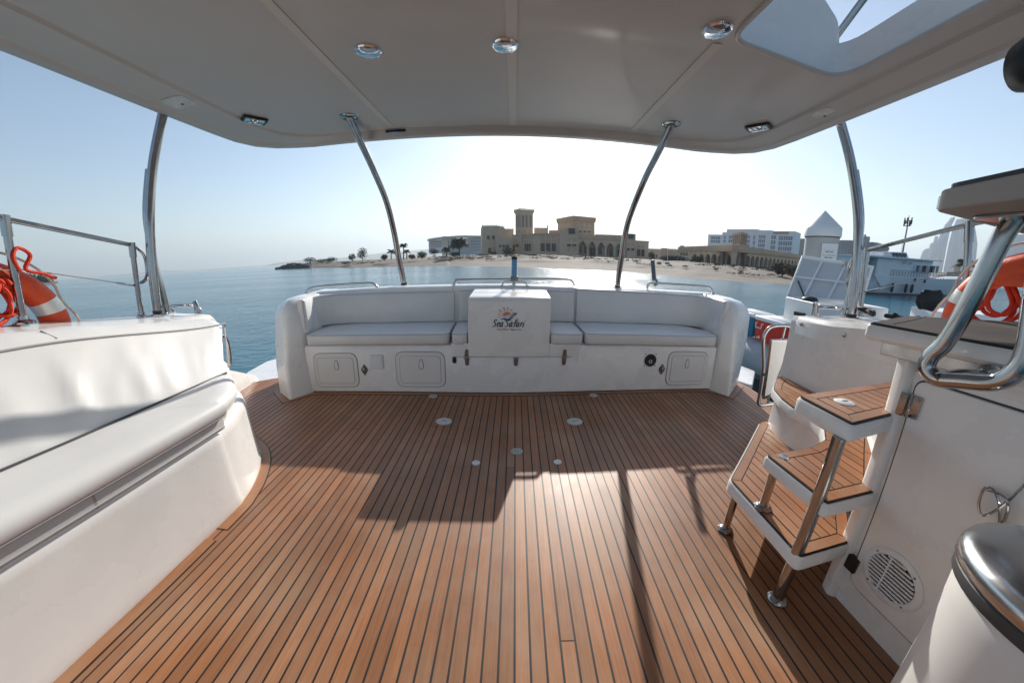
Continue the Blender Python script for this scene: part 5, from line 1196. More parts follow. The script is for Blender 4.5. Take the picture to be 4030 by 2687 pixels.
# lobed arcade
f5 = Face(xy(10.44, 127.5), xy(18.05, 132.5)); L5 = (f5.b - f5.a).length; zA = P3(10.5, 2.45, 127.5)[2]; z5 = P3(10.5, 3.22, 127.5)[2]
arcs = [(10.50, 11.75, 2.30), (12.02, 13.18, 2.26), (13.45, 14.60, 2.20), (14.87, 16.02, 2.14), (16.24, 17.35, 2.08)]
block(pa, 'arcade_back_wall', STONE3, quadplan(Face(tuple(f5.a - f5.n * 3.2), tuple(f5.b - f5.n * 3.2)), 0, L5, .6), GZ, zA)
us = 0.
for a0, a1, et in arcs:
    u0, u1, z0, z1 = f5.rect(a0, a1, .0, et); z0 = GZ
    av = arch_uv(u0, u1, z0, z1, 'lobed')[2:]
    if u0 - us > .05: block(pa, 'arcade_pier', STONE, quadplan(f5, us, u0, .7), GZ, zA)
    sp_ = [(u1, zA), (u0, zA)] + [(x, z) for x, z in av[::-1]]
    obj('arch', f5.poly(sp_[::-1], -.7, 0), STONE, pa, smooth=0); us = u1
block(pa, 'arcade_pier', STONE, quadplan(f5, us, L5, .7), GZ, zA)
obj('arcade_parapet', f5.poly([(0, zA), (L5, zA), (L5, z5), (0, z5)], -.9, .03), STONE2, pa, smooth=0)
for i in range(34): obj('relief_panel', f5.poly(arch_uv(.3 + i * .5, .62 + i * .5, zA + .75, zA + 1.35, 'round', 4), .03, .09), STONE3, pa, smooth=0) if .62 + i * .5 < L5 else None
fb_ = Face(tuple(f5.a - f5.n * 3.15), tuple(f5.b - f5.n * 3.15))
for a0, a1, e0, e1 in ((10.6, 10.95, .3, 1.35), (11.35, 11.65, .3, 1.35), (12.25, 13.1, .0, 1.22), (13.6, 14.05, .2, 1.3), (14.95, 15.05, .1, 1.2), (15.3, 15.8, .05, 1.25), (16.6, 17.0, .1, 1.1)): window(pa, fb_, a0, a1, e0, e1)
block(pa, 'roof_slab', STONE3, quadplan(f5, 0, L5, 9), zA + .02, zA + .3); block(pa, 'rear_hall', STONE2, [xy(13, 139), xy(17.9, 139), xy(17.8, 150), xy(13, 150)], GZ, P3(15, 3.38, 139)[2])
f6 = Face(xy(18.05, 130), xy(19.38, 130)); L6 = (f6.b - f6.a).length
block(pa, 'tower_block', STONE, quadplan(f6, 0, L6, 8), GZ, P3(18.5, 3.65, 130)[2])
obj('cooling_unit', f6.poly(arch_uv(*f6.rect(18.25, 19.05, 2.90, 3.62), 'rect'), 0, .5), DARKW, pa, smooth=0)
for a in (18.10, 18.78): window(pa, f6, a, a + .4, 1.08, 1.37); niche(pa, f6, a, a + .4, 1.75, 2.35)
f7 = Face(xy(19.38, 132), xy(21.42, 134)); L7 = (f7.b - f7.a).length; z7 = P3(20.5, 2.5, 133)[2]
block(pa, 'end_wall', STONE3, quadplan(f7, 0, L7, 8), GZ, z7); cornice(pa, f7, 0, L7 + .2, z7, .3, .25)
for a in (19.66, 20.32): window(pa, f7, a, a + .44, .28, 1.27); niche(pa, f7, a - .03, a + .47, 1.5, 2.0)
# upper hall with sloping parapet
ua, ub, uc = xy(7.2, 145), xy(9.65, 133), xy(12.95, 138.5); zu0, zu1 = P3(9, 3.2, 133)[2], P3(9.65, 5.35, 133)[2]
ud = tuple(Vector(ua) + Vector(uc) - Vector(ub)); block(pa, 'upper_hall', STONE2, [ua, ub, uc, ud], zu0 - 2, zu1)
obj('upper_cornice', M().loft([[(*(Vector(q) + (Vector(q) - (Vector(ub) + Vector(ud)) / 2).normalized() * o), z) for q in (ua, ub, uc, ud)] for z, o in ((zu1, .02), (zu1 + .5, .5), (zu1 + .7, .5), (zu1 + 1.9, .75), (zu1 + 2.0, .75), (zu1 + 2.0, .3), (zu1 + 1.6, .3))]), STONE2, pa, smooth=0)
fu1, fu2 = Face(ua, ub), Face(ub, uc)
for a in (10.44, 11.18, 11.89):
    window(pa, fu2, a, a + .43, 3.62, 3.88, fm=STONE3); niche(pa, fu2, a - .03, a + .46, 4.5, 5.08, mt=STONE3); niche(pa, fu2, a - .03, a + .46, 3.95, 4.25, 'rect', STONE3)
for a in (7.5, 7.85, 8.2, 8.55, 8.9): niche(pa, fu1, a, a + .22, 4.35, 5.0, mt=STONE3)
block(pa, 'rear_wall', STONE3, [xy(3.5, 146), xy(5.5, 146), xy(5.5, 147), xy(3.5, 147)], GZ, P3(4, 4.22, 146)[2]); block(pa, 'rear_wall', STONE3, [xy(5.5, 146), xy(5.68, 146), xy(5.68, 147), xy(5.5, 147)], GZ, P3(5, 4.65, 146)[2])
block(pa, 'rear_wall', STONE2, [xy(5.8, 146), xy(7.5, 144), xy(7.5, 146), xy(5.8, 148)], GZ, P3(6.5, 3.85, 145)[2])
# wind tower
wt = thing('wind_tower', 'square wind tower with tall arched slots and flared crown above the palace', 'wind tower', (*xy(2, 137), GZ))
wl, wc, wr = xy(.60, 139.5), xy(1.45, 135), xy(3.31, 137.3); wd = tuple(Vector(wl) + Vector(wr) - Vector(wc))
zb, zt_ = P3(2, 4.15, 136)[2], P3(2, 6.35, 136)[2]
cw = (Vector(wc) + Vector(wd)) / 2
def ring4(o, z): return [(*(Vector(q) + (Vector(q) - cw).normalized() * o), z) for q in (wl, wc, wr, wd)]
obj('shaft', M().loft([ring4(0, GZ), ring4(0, zb), ring4(.12, zb + .02), ring4(.12, zb + .2), ring4(-.25, zb + .22), ring4(-.25, zt_), ]), STONE3, wt, smooth=0)
obj('crown_moulding', M().loft([ring4(-.1, zt_ - .02), ring4(.05, zt_ + .05), ring4(.1, zt_ + .5), ring4(.55, zt_ + .9), ring4(.60, zt_ + 1.25), ring4(.75, zt_ + 1.3), ring4(.75, zt_ + 1.6)]), STONE3, wt, smooth=0)
for A_, B_, azs_ in ((wc, wr, ((1.54, 1.95), (2.11, 2.51), (2.67, 3.12))), (wl, wc, ((.66, .86), (.93, 1.11), (1.18, 1.36)))):
    fw_ = Face(A_, B_); Lw = (fw_.b - fw_.a).length
    for a0, a1 in azs_:
        u0, u1, z0, z1 = fw_.rect(a0, a1, 4.3, 6.2); obj('slot', fw_.poly(arch_uv(u0, u1, z0, z1, 'round'), -.30, -.12), FRAMEW, wt, smooth=0)
    for u in [0, Lw / 3, 2 * Lw / 3, Lw]: obj('pier', fw_.poly(arch_uv(max(0, u - .2), min(Lw, u + .2), zb + .2, zt_, 'rect'), -.3, .03), STONE3, wt, smooth=0)
    for k_ in range(2):
        u0 = Lw * (.08 + .5 * k_); obj('niche', fw_.poly(arch_uv(u0, u0 + Lw * .36, P3(2, 3.36, 136)[2], P3(2, 3.98, 136)[2], 'round'), 0, .06), STONE2, wt, smooth=0)  # recess shade put into the darker plaster of a proud plate
    merl = Face(tuple(Vector(A_) + (Vector(A_) - cw).normalized() * .75), tuple(Vector(B_) + (Vector(B_) - cw).normalized() * .75)); mLen = (merl.b - merl.a).length
    mb = M(); u = 0
    while u < mLen - .2: mb.v and None; qq = merl.poly(arch_uv(u, u + .22, zt_ + 1.6, zt_ + 2.15, 'rect'), -.2, 0); mb.add(qq.v, qq.f); u += .42
    obj('battlement', mb, STONE3, wt, smooth=0, kind='stuff')
obj('mast', M().tube([(cw.x, cw.y, zt_ + 1), (cw.x, cw.y, zt_ + 3.6)], .04, 5), FRAMEW, wt)

# ---- arcade house on the right
ar = thing('arcade_house', 'long low sandstone house with round arches along the beach on the right', 'building', (*xy(34, 110), .4))
zT = P3(34.2, 2.62, 94)[2]; Rl = (zT - 1.19) / math.tan(rad(1.95)); Rr = (zT - 1.19) / math.tan(rad(1.66)); zG = .2
A0, A1, A2 = xy(25.95, Rl), xy(34.2, 94), xy(42.95, Rr)
fa_, fb2 = Face(A0, A1), Face(A1, A2)
def arcade(fc, arches, e_sp, name_):
    L = (fc.b - fc.a).length; us = 0
    for a0, a1, e0, e1 in arches:
        u0, u1, z0, z1 = fc.rect(a0, a1, e0, e1)
        _, R0 = line_hit(fc.a, fc.b, (a0 + a1) / 2)
        av = arch_uv(u0, u1, zG, ZA_TOP, 'round')[2:]
        if u0 > us: block(ar, 'pier', STONE, quadplan(fc, us, u0, .7), zG, zSP)
        obj('arch', fc.poly(([(u1, zSP), (u0, zSP)] + av[::-1])[::-1], -.7, 0), STONE, ar, smooth=0); us = u1
    block(ar, 'pier', STONE, quadplan(fc, us, L, .7), zG, zSP)
    obj('parapet', fc.poly([(0, zSP), (L, zSP), (L, zT), (0, zT)], -.8, .04), STONE2, ar, smooth=0)
    obj('string_course', fc.poly([(0, zSP + .45), (L, zSP + .45), (L, zSP + .6), (0, zSP + .6)], 0, .25), STONE2, ar, smooth=0)
ZA_TOP = P3(34.4, 1.27, 94.5)[2]; zSP = P3(34.3, 1.6, 94)[2]
lf = [(28.14, 28.85), (29.09, 29.85), (30.0, 30.78), (30.9, 31.74), (31.87, 32.76), (32.88, 33.78)]
rt = [(34.43, 35.10), (35.22, 35.80), (35.90, 36.45), (36.53, 37.08), (37.15, 37.70), (37.80, 38.30), (38.38, 38.86), (38.94, 39.42), (39.48, 39.92), (40.0, 40.42), (40.5, 40.9), (40.98, 41.35), (41.43, 41.8), (41.88, 42.2), (42.28, 42.6)]
arcade(fa_, [(a, b_, -.4, 1.2) for a, b_ in lf], 1.6, 'a'); arcade(fb2, [(a, b_, -.4, 1.2) for a, b_ in rt], 1.6, 'b')
for fc in (fa_, fb2):
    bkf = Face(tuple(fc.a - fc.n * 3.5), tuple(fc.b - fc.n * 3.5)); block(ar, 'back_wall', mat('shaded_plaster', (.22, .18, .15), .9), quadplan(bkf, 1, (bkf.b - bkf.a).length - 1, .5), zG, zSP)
    L = (fc.b - fc.a).length; block(ar, 'roof_slab', STONE3, quadplan(fc, 0, L, 7), zSP + .02, zSP + .3)
    mb = M(); u = .3
    while u < L - .3: qq = fc.poly(arch_uv(u, u + .35, zT - .9, zT - .35, 'round', 4), .04, .10); mb.add(qq.v, qq.f); u += .6
    obj('relief_band', mb, STONE3, ar, smooth=0, kind='stuff')
    u = 1.2
    while u < L - 1: obj('water_spout', fc.poly(arch_uv(u, u + .14, zSP - .02, zSP + .12, 'rect'), 0, .8), FRAMEW, ar, smooth=0); u += 2.6 if fc is fb2 else 3.4
for a in (26.4, 26.8, 27.2): window(ar, fa_, a, a + .2, .76, 1.05)
merlons(ar, fa_, 1.5, 4.5, zT, .4, .35, .35)
at = thing('arcade_wind_tower', 'small ochre wind tower on the arcade house in front of the right hotel', 'wind tower', (*xy(34.8, 104), zSP))
tl, tcn, tr = xy(33.85, 108), xy(34.85, 102), xy(35.75, 106.5); td = tuple(Vector(tl) + Vector(tr) - Vector(tcn)); ct_ = (Vector(tcn) + Vector(td)) / 2; zz0, zz1 = zSP, P3(34.8, 4.25, 102)[2]
def rg(o, z): return [(*(Vector(q) + (Vector(q) - ct_).normalized() * o), z) for q in (tl, tcn, tr, td)]
obj('shaft', M().loft([rg(-.15, zz0), rg(-.15, zz1)]), FRAMEW, at, smooth=0); obj('crown_moulding', M().loft([rg(0, zz1 - .2), rg(.25, zz1), rg(.3, zz1 + .4)]), STONE2, at, smooth=0)
obj('plinth', M().loft([rg(.02, zz0), rg(.02, P3(34.8, 2.8, 102)[2])]), STONE2, at, smooth=0)
for A_, B_ in ((tl, tcn), (tcn, tr)):
    fq = Face(A_, B_); Lq = (fq.b - fq.a).length
    for k_ in range(5): u = Lq * k_ / 4; obj('pier', fq.poly(arch_uv(max(0, u - .09), min(Lq, u + .09), zz0, zz1, 'rect'), -.2, .03), STONE2, at, smooth=0)
lw = thing('boundary_wall', 'pale low wall and gatehouse between the palace and the arcade house', 'wall', (*xy(23.5, 165), GZ))
fw1 = Face(xy(21.3, 165), xy(26.2, 160)); Lw = (fw1.b - fw1.a).length; block(lw, 'wall_panel', STONE3, quadplan(fw1, 0, Lw, 1), -.5, P3(23, 1.5, 163)[2]); merlons(lw, fw1, Lw * .55, Lw, P3(23, 1.5, 163)[2], .4, .35, .4)
block(lw, 'gatehouse', STONE2, quadplan(Face(xy(23.36, 158), xy(24.28, 158)), 0, 2.54, 3), -.5, P3(23, 1.66, 158)[2])
window(lw, fw1, 22.6, 22.78, .2, .55)
for i, az in enumerate((23.12, 24.40)):
    t = thing('flagpole', ['white flagpole on the beach left of the dark bush', 'white flagpole on the beach touching the dark bush'][i], 'flagpole', P3(az, -.85, 72), 'bare flagpoles on the beach'); x, y, z = P3(az, -.85, 72)
    obj('pole', M().tube([(x, y, z), (x, y, P3(az, 1.74, 72)[2])], [.06, .035], 6), WPLAST, t); obj('footing', M().box(x - .35, x + .35, y - .35, y + .35, z - .3, z + .45), mat('grey_concrete', (.25, .25, .25), .9), t, smooth=0)

# ---- hotels and city
ht = thing('hotel', 'stepped white hotel with blue glazed bays behind the arcade house', 'hotel', (*xy(36, 330), 1))
fh = Face(xy(30.3, 345), xy(42.0, 322)); Lh = (fh.b - fh.a).length
segs = [(30.3, 32.3, 4.10), (32.3, 32.9, 4.45), (32.9, 37.1, 4.88), (37.1, 39.0, 4.72), (39.0, 41.95, 4.60)]
for a0, a1, e in segs:
    u0, u1 = fh.u(a0), fh.u(a1); block(ht, 'wall', HOTEL, quadplan(fh, u0, u1, 20), 0, P3((a0 + a1) / 2, e, 333)[2])
def wgrid(par, fc, a0, a1, e0, e1, nx, nz, mt=GLASSB):
    for i in range(nx):
        for j in range(nz):
            u0, u1, z0, z1 = fc.rect(a0 + (a1 - a0) * i / nx, a0 + (a1 - a0) * (i + 1) / nx, e0 + (e1 - e0) * j / nz, e0 + (e1 - e0) * (j + 1) / nz)
            g_ = (u1 - u0) * .07; h_ = (z1 - z0) * .12
            obj('window', fc.poly(arch_uv(u0 + g_, u1 - g_, z0 + h_, z1 - h_, 'rect'), 0, .15), mt, par, smooth=0)
            obj('mullion', fc.poly(arch_uv((u0 + u1) / 2 - .1, (u0 + u1) / 2 + .1, z0 + h_, z1 - h_, 'rect'), .1, .25), HOTEL, par, smooth=0)
wgrid(ht, fh, 30.68, 32.1, 2.73, 3.76, 2, 2); wgrid(ht, fh, 32.5, 32.85, 2.8, 3.9, 1, 2); wgrid(ht, fh, 33.2, 33.85, 2.85, 4.0, 1, 2)
wgrid(ht, fh, 35.7, 36.2, 2.3, 4.1, 1, 3); wgrid(ht, fh, 36.6, 36.9, 1.9, 4.12, 1, 3); wgrid(ht, fh, 37.32, 38.25, 1.8, 4.18, 2, 4); wgrid(ht, fh, 38.98, 39.65, 1.5, 4.2, 1, 4); wgrid(ht, fh, 39.97, 41.75, 1.3, 4.17, 3, 4)
u0, u1, z0, z1 = fh.rect(39.22, 41.18, 4.35, 4.64); obj('sign_board', fh.poly(arch_uv(u0, u1, z0, z1, 'rect'), 0, .5), mat('sign_brown', (.30, .18, .14), .7), ht, smooth=0)
hl = thing('hotel', 'curved blue and white hotel behind the big date palm on the left', 'hotel', (*xy(-9, 430), 1))
fl_ = Face(xy(-13.0, 440), xy(-10.9, 430)); fm_ = Face(xy(-10.9, 430), xy(-4.3, 430))
z0_, zl = 0, P3(-13, 2.50, 440)[2]
block(hl, 'wall', HOTEL, [tuple(fl_.a), tuple(fl_.b), tuple(fl_.b + Vector((0, 20))), tuple(fl_.a + Vector((0, 20)))], 4, zl)
block(hl, 'wall', mat('hotel_cream', (.55, .52, .44), .7), quadplan(fm_, 0, fm_.u(-9.4), 20), 0, P3(-10, 2.72, 430)[2]); block(hl, 'wall', mat('hotel_blue_wall', (.20, .30, .40), .5), quadplan(fm_, fm_.u(-9.4), fm_.u(-4.3), 20), 0, P3(-6, 2.66, 430)[2])
obj('curved_roof', M().loft([[(*xy(a, R), P3(a, e, 430)[2] + dz) for R, dz in ((418, 0), (455, 0), (455, 1.2), (418, 1.2))] for a, e in ((-13.2, 2.46), (-12.5, 2.60), (-11.5, 2.70), (-10.5, 2.76), (-9.4, 2.82), (-7.5, 2.86), (-4.3, 2.74))]), HOTEL, hl, smooth=40)
for k_ in range(4):
    u0, u1, z0, z1 = fl_.rect(-12.9, -10.95, 1.35 + k_ * .27, 1.50 + k_ * .27); obj('window_band', fl_.poly(arch_uv(u0, u1, z0, z1, 'rect'), 0, .3), GLASSB, hl, smooth=0)
wgrid(hl, fm_, -6.4, -4.5, .5, 2.3, 3, 4); obj('window_band', fm_.poly(arch_uv(*fm_.rect(-10.0, -9.85, .6, 2.4), 'rect'), 0, .3), GLASSB, hl, smooth=0)
obj('crane_arm', M().tube([P3(-10.9, 3.02, 430), P3(-9.3, 2.98, 430)], .35, 5), FRAMEW, hl)
def slabtower(name, label, prof, R, depth=30, mt=TOWERG, cat_='tower', fins=0, group=None):
    """prof: list of (el, az_left, az_right) from the ground up"""
    am = (prof[0][1] + prof[0][2]) / 2; t = thing(name, label, cat_, (*xy(am, R), WZ), group)
    rings = []
    for el, a0, a1 in prof:
        p0, p1 = Vector(P3(a0, el, R)), Vector(P3(a1, el, R)); dv = Vector((math.sin(rad(am)), math.cos(rad(am)), 0)) * depth; p0.z = p1.z = EYE.z + R * math.tan(rad(el)); m0 = (p0 + p1) / 2 - dv * .18
        rings.append([tuple(p0), tuple(m0), tuple(p1), tuple(p1 + dv), tuple(p0 + dv)])
    obj('body', M().loft(rings), mt, t, smooth=0)
    for k_ in range(fins):
        f_ = (k_ + .5) / fins
        pts = [Vector(r_[0]).lerp(Vector(r_[2]), f_) - Vector((math.sin(rad(am)), math.cos(rad(am)), 0)) * (depth * .18 * (1 - abs(2 * f_ - 1)) + .6) for r_ in rings]
        obj('fin', M().tube(pts, R * .0006, 4), TOWERF, t)
    return t
GT = 'pale glass towers of the far skyline'
slabtower('skyscraper', 'tallest curved pale blue tower left of the slanting tube', [(-.1, 56.5, 57.7), (1.5, 56.55, 57.65), (3.0, 56.65, 57.6), (4.5, 56.85, 57.6), (5.6, 57.1, 57.65), (6.3, 57.4, 57.8)], 2100, 60, fins=3, group=GT)
slabtower('skyscraper', 'second broad pale blue tower beside the tallest one', [(-.1, 57.8, 60.2), (1.5, 57.75, 60.1), (3.5, 57.7, 59.9), (5.0, 57.75, 59.5), (6.1, 57.9, 58.8)], 2200, 80, fins=4, group=GT)
slabtower('skyscraper', 'slender stepped tower left of the tallest one', [(-.1, 56.1, 56.75), (3.5, 56.2, 56.75), (3.6, 56.4, 56.75), (4.3, 56.45, 56.75)], 2300, 50, fins=2, group=GT)
slabtower('skyscraper', 'rounded lower tower right of the flag on the motor yacht', [(-.1, 55.55, 56.5), (2.0, 55.6, 56.5), (2.7, 55.7, 56.45), (2.95, 55.95, 56.4)], 2400, 50, fins=4, mt=TOWERF, group=GT)
slabtower('skyscraper', 'pale tower right of the slanting tube beyond the lifebuoy', [(-.1, 60.6, 61.6), (3.2, 60.7, 61.5), (3.9, 60.9, 61.4)], 2000, 50, fins=2, group=GT)
slabtower('skyscraper', 'wide pale tower with split crown near the right picture edge', [(-.1, 61.9, 64.5), (3.5, 62.0, 64.3), (4.4, 62.4, 64.0)], 1900, 60, fins=3, group=GT)
DT = 'dark blue buildings between the pile and the yacht'
slabtower('office_block', 'dark blue building behind the mooring pile on its left', [(-.2, 42.0, 45.0), (3.80, 42.1, 44.9)], 520, 20, DARKB, 'building', 0, DT)
ob_ = slabtower('office_block', 'dark glazed building with rows of windows right of the mooring pile', [(-.2, 47.0, 49.6), (3.72, 47.1, 49.6)], 480, 20, DARKB, 'building', 7, DT)
slabtower('office_block', 'dark blue square tower behind the motor yacht', [(-.2, 49.5, 50.55), (4.22, 49.55, 50.5), (4.23, 49.75, 50.1), (4.48, 49.8, 50.05)], 500, 20, mat('mid_glass_block', (.05, .11, .15), .3), 'building', 0, DT)
slabtower('office_block', 'dark dome shaped building with overhanging rim behind the yacht cabin', [(-.2, 50.2, 52.0), (2.55, 50.2, 52.0), (2.6, 50.2, 52.55), (2.9, 50.2, 52.6), (3.3, 50.2, 52.1), (3.55, 50.3, 51.2)], 470, 20, DARKB, 'building', 0, DT)
mm = thing('telecom_mast', 'tall thin telecom mast with antenna cluster above the motor yacht', 'mast', (*xy(53.9, 140), 0))
x, y, _ = P3(53.9, 0, 140); zt = P3(53.9, 5.5, 140)[2]
obj('pole', M().tube([(x, y, 0), (x, y, zt)], [.28, .16], 8), mat('mast_grey', (.16, .18, .20), .6), mm)
obj('platform', M().lathe([(0, zt - .1), (.85, zt - .1), (.85, zt + .02), (0, zt + .02)], (x, y, 0), 10), BLACK, mm)
for i in range(9):
    a = 2 * math.pi * i / 9; obj('antenna', M().box(x + .82 * math.cos(a) - .12, x + .82 * math.cos(a) + .12, y + .82 * math.sin(a) - .1, y + .82 * math.sin(a) + .1, zt - .1 + (i % 3) * .3, zt + 1.5 + (i % 2) * .7), BLACK, mm, smooth=0)
obj('spike', M().tube([(x, y, zt), (x, y, zt + 2.9)], .08, 5), BLACK, mm)

# ---- motor yacht moored on the far side
yt = thing('motor_yacht', 'white motor yacht with long cabin, dark openings and black hull fenders behind the side box', 'yacht', (*xy(55, 50), WZ))
YH = mat('yacht_white', (.76, .77, .78), .4, var=.08, vscale=.6)
ya, yb_ = Vector(xy(50.6, 43)), Vector(xy(62.5, 62)); fy = Face(tuple(ya), tuple(yb_)); LY = (yb_ - ya).length
def U(az): return fy.u(az)
def ysl(u0, u1, z0, z1, o0, o1, mt, name, par=None): return obj(name, fy.poly([(u0, z0), (u1, z0), (u1, z1), (u0, z1)], o0, o1), mt, par or yt, smooth=0)
hb = []
for u, flare, zs in ((0, .0, .15), (1.5, .0, .15), (1.6, .0, .80), (LY * .5, .1, .85), (LY * .8, .2, 1.0), (LY * .97, 1.5, 1.15), (LY * 1.06, 2.3, 1.3)):
    w = -.05 - flare; q = lambda o, z: (*(fy.a + fy.e * u + fy.n * o), z)
    hb.append([q(-.35 + w, WZ - .2), q(0 + w, WZ + .35), q(.12 + w * .6, zs), q(-.1 + w * .6, zs + .03), q(-4.6 - w * .6, zs + .03), q(-4.8 - w, zs), q(-4.6 - w, WZ)])
obj('hull', M().loft(hb), YH, yt, smooth=30)
ysl(0, LY * .9, WZ, WZ + .16, -.2, .03, BLACK, 'boot_stripe')
zr = P3(53.7, 1.72, 46)[2]; zd = .83
ysl(0, U(51.05), zd - .6, zr, -4.2, -.35, YH, 'aft_cabin')
ysl(U(51.05), U(52.1), zd - .6, zr, -4.2, -1.6, BLACK, 'side_opening')
cab = ysl(U(52.1), U(57.2), zd - .3, zr, -4.2, -.45, YH, 'cabin')
obj('cabin_roof', M().loft([[(*(fy.a + fy.e * u + fy.n * o), z) for o, z in ((.05, zr), (-4.6, zr), (-4.6, zr + .14 - dz), (.05, zr + .14 - dz))] for u, dz in ((-.3, 0), (U(53), 0), (U(57.5), .05))]), YH, yt, smooth=0)
fyc = Face(tuple(fy.a - fy.n * .45), tuple(fy.b - fy.n * .45))
for a0, a1, e0, e1 in ((54.06, 54.22, 1.16, 1.36), (54.60, 54.76, 1.1, 1.3)): window(cab if False else yt, fyc, a0, a1, e0, e1, name='porthole', fm=YH, fw=.02)
for a0, a1 in ((55.2, 55.6), (55.72, 56.22), (56.36, 56.85), (56.95, 57.15)): window(yt, fyc, a0, a1, .28, 1.0, fm=YH, fw=.03, mt=GLASSB if a0 < 55.3 else DARKW)
obj('roof_box', M().loft([[(*(fy.a + fy.e * u + fy.n * o), z) for o in (-1.0, -3.4)] + [(*(fy.a + fy.e * u + fy.n * o), zr + .1) for o in (-3.6, -.8)] for u, z in ((U(52.95), zr + .12), (U(53.2), zr + .62), (U(55.25), zr + .72), (U(55.6), zr + .12))]), YH, yt, smooth=0)
for k_ in range(4):
    u0 = U(53.85) + k_ * (U(55.2) - U(53.85)) / 4; obj('slatted_panel', fy.poly([(u0 + .05, zr + .15), (u0 + .42, zr + .15), (u0 + .42, zr + .58), (u0 + .05, zr + .58)], -.99, -.8), DARKB, yt, smooth=0)
for k_ in range(20):
    u = U(53.1) + k_ * .42
    if u < LY: obj('rail_post', M().tube([(*(fy.a + fy.e * u + fy.n * .05), zd), (*(fy.a + fy.e * u + fy.n * .05), zd + .62)], .014, 5), RUBBER, yt)
for zz_ in (.2, .42, .62): obj('deck_rail', M().tube([(*(fy.a + fy.e * U(53.1) + fy.n * .05), zd + zz_), (*(fy.a + fy.e * LY * .98 + fy.n * .05), zd + zz_)], .016, 5), RUBBER, yt)
for az in (53.30, 54.60, 55.15): obj('hull_fender', M().lathe([(0, -.75), (.09, -.7), (.13, -.5), (.13, -.05), (.08, .14), (0, .18)], (*(fy.a + fy.e * U(az) + fy.n * .26), .05), 10), BLACK, yt)
for a0 in (55.40, 56.30): ysl(U(a0), U(a0) + .17, zd - .45, zd - .05, 0, .14, DARKW, 'scupper')
obj('stern_bulwark', fy.poly([(U(51.5), .8), (U(53.1), .86), (U(53.05), .2), (U(52.6), -.1), (U(52.2), -.1)], -.1, .16), YH, yt, smooth=0)
obj('antenna_arch', M().tube([(*(fy.a + fy.e * U(52.2) + fy.n * -2), zr + .9), (*(fy.a + fy.e * U(53.0) + fy.n * -2), zr + .86), (*(fy.a + fy.e * U(53.15) + fy.n * -2), zr + .2)], .03, 6), STEEL, yt)
fg = thing('flag', 'small pale flag flying above the yacht roof', 'flag', (*xy(55.4, 52), zr)); q = fy.a + fy.e * U(55.7) - fy.n * 2
obj('flag_staff', M().tube([(q.x, q.y, zr), (q.x, q.y, zr + 1.6)], .02, 5), STEEL, fg)
obj('flag_cloth', M().loft([[(q.x - .1 * i * .8, q.y - .06 * i, zr + 1.5 - .07 * i + .03 * math.sin(i * 1.3)), (q.x - .1 * i * .8, q.y - .06 * i, zr + 1.0 - .06 * i + .03 * math.sin(i * 1.3))] for i in range(9)], closed=False, caps=False), mat('flag_cloth', (.45, .52, .58), .8), fg)
bush('tree', 'dark green tree mass behind the right lifebuoy', 62.3, -.3, 1.95, 130, 5, 700, cat_='tree', seed=77, s=.35)
palm('small palm top showing between the rail stanchion and the slanting tube', 59.3, -.3, 1.3, 130, 1.9, 22, 31, group=None)
hs_ = thing('quay_house', 'low pale quay buildings beyond the bow of the yacht', 'building', (*xy(58.6, 150), 0))
block(hs_, 'wall', STONE3, [xy(58.1, 150), xy(59.8, 150), xy(59.8, 158), xy(58.1, 158)], 0, P3(59, .45, 150)[2]); block(hs_, 'wall', STONE3, [xy(58.6, 152), xy(59.1, 152), xy(59.1, 158), xy(58.6, 158)], 0, P3(59, 1.1, 150)[2])
block(hs_, 'annex_wall', HOTEL, [xy(57.7, 120), xy(60.5, 120), xy(60.5, 124), xy(57.7, 124)], -1, P3(59, -.05, 120)[2])
# ================================================================== THE BOAT ALONGSIDE (world level)
rb = thing('inflatable_tender', 'grey inflatable boat moored alongside under the coolers', 'inflatable boat', (4.3, 4, -.95))
obj('side_tube', M().tube(cat([(4.25, 7.0, -.22), (4.02, 6.2, -.26), (3.98, 5.2, -.30), (4.02, 4.0, -.30), (4.10, 2.6, -.28), (4.3, .8, -.22)], 6), .30, 24), GREYT, rb, smooth=60)
obj('far_tube', M().tube(cat([(6.15, 7.0, -.22), (6.2, 5.2, -.30), (6.2, 2.6, -.28), (6.0, .8, -.22)], 6), .30, 20), GREYT, rb, smooth=60)
obj('tender_floor', M().box(4.0, 6.2, .8, 7.0, -.30, -.10), mat('grey_nonslip', (.32, .34, .36), .8, bump=.5, bscale=90), rb, bevel=.01)
obj('rub_strake', M().tube(cat([(4.05, 6.9, -.40), (3.74, 6.1, -.44), (3.70, 5.2, -.48), (3.74, 4.0, -.48), (3.82, 2.6, -.46)], 5), .03, 8), RUBBER, rb)
obj('tender_hull', M().prism([(4.1, .8), (6.1, .8), (6.1, 7.1), (4.1, 7.1)], -1.2, -.28), RUBBER, rb, bevel=.05)
obj('valve', M().lathe([(0, -.012), (.034, -.012), (.034, 0), (0, 0)], (3.715, 5.0, -.25), 16, 'x'), BLACK, rb)
obj('valve', M().lathe([(0, -.012), (.034, -.012), (.034, 0), (0, 0)], (3.745, 4.15, -.33), 16, 'x'), BLACK, rb)
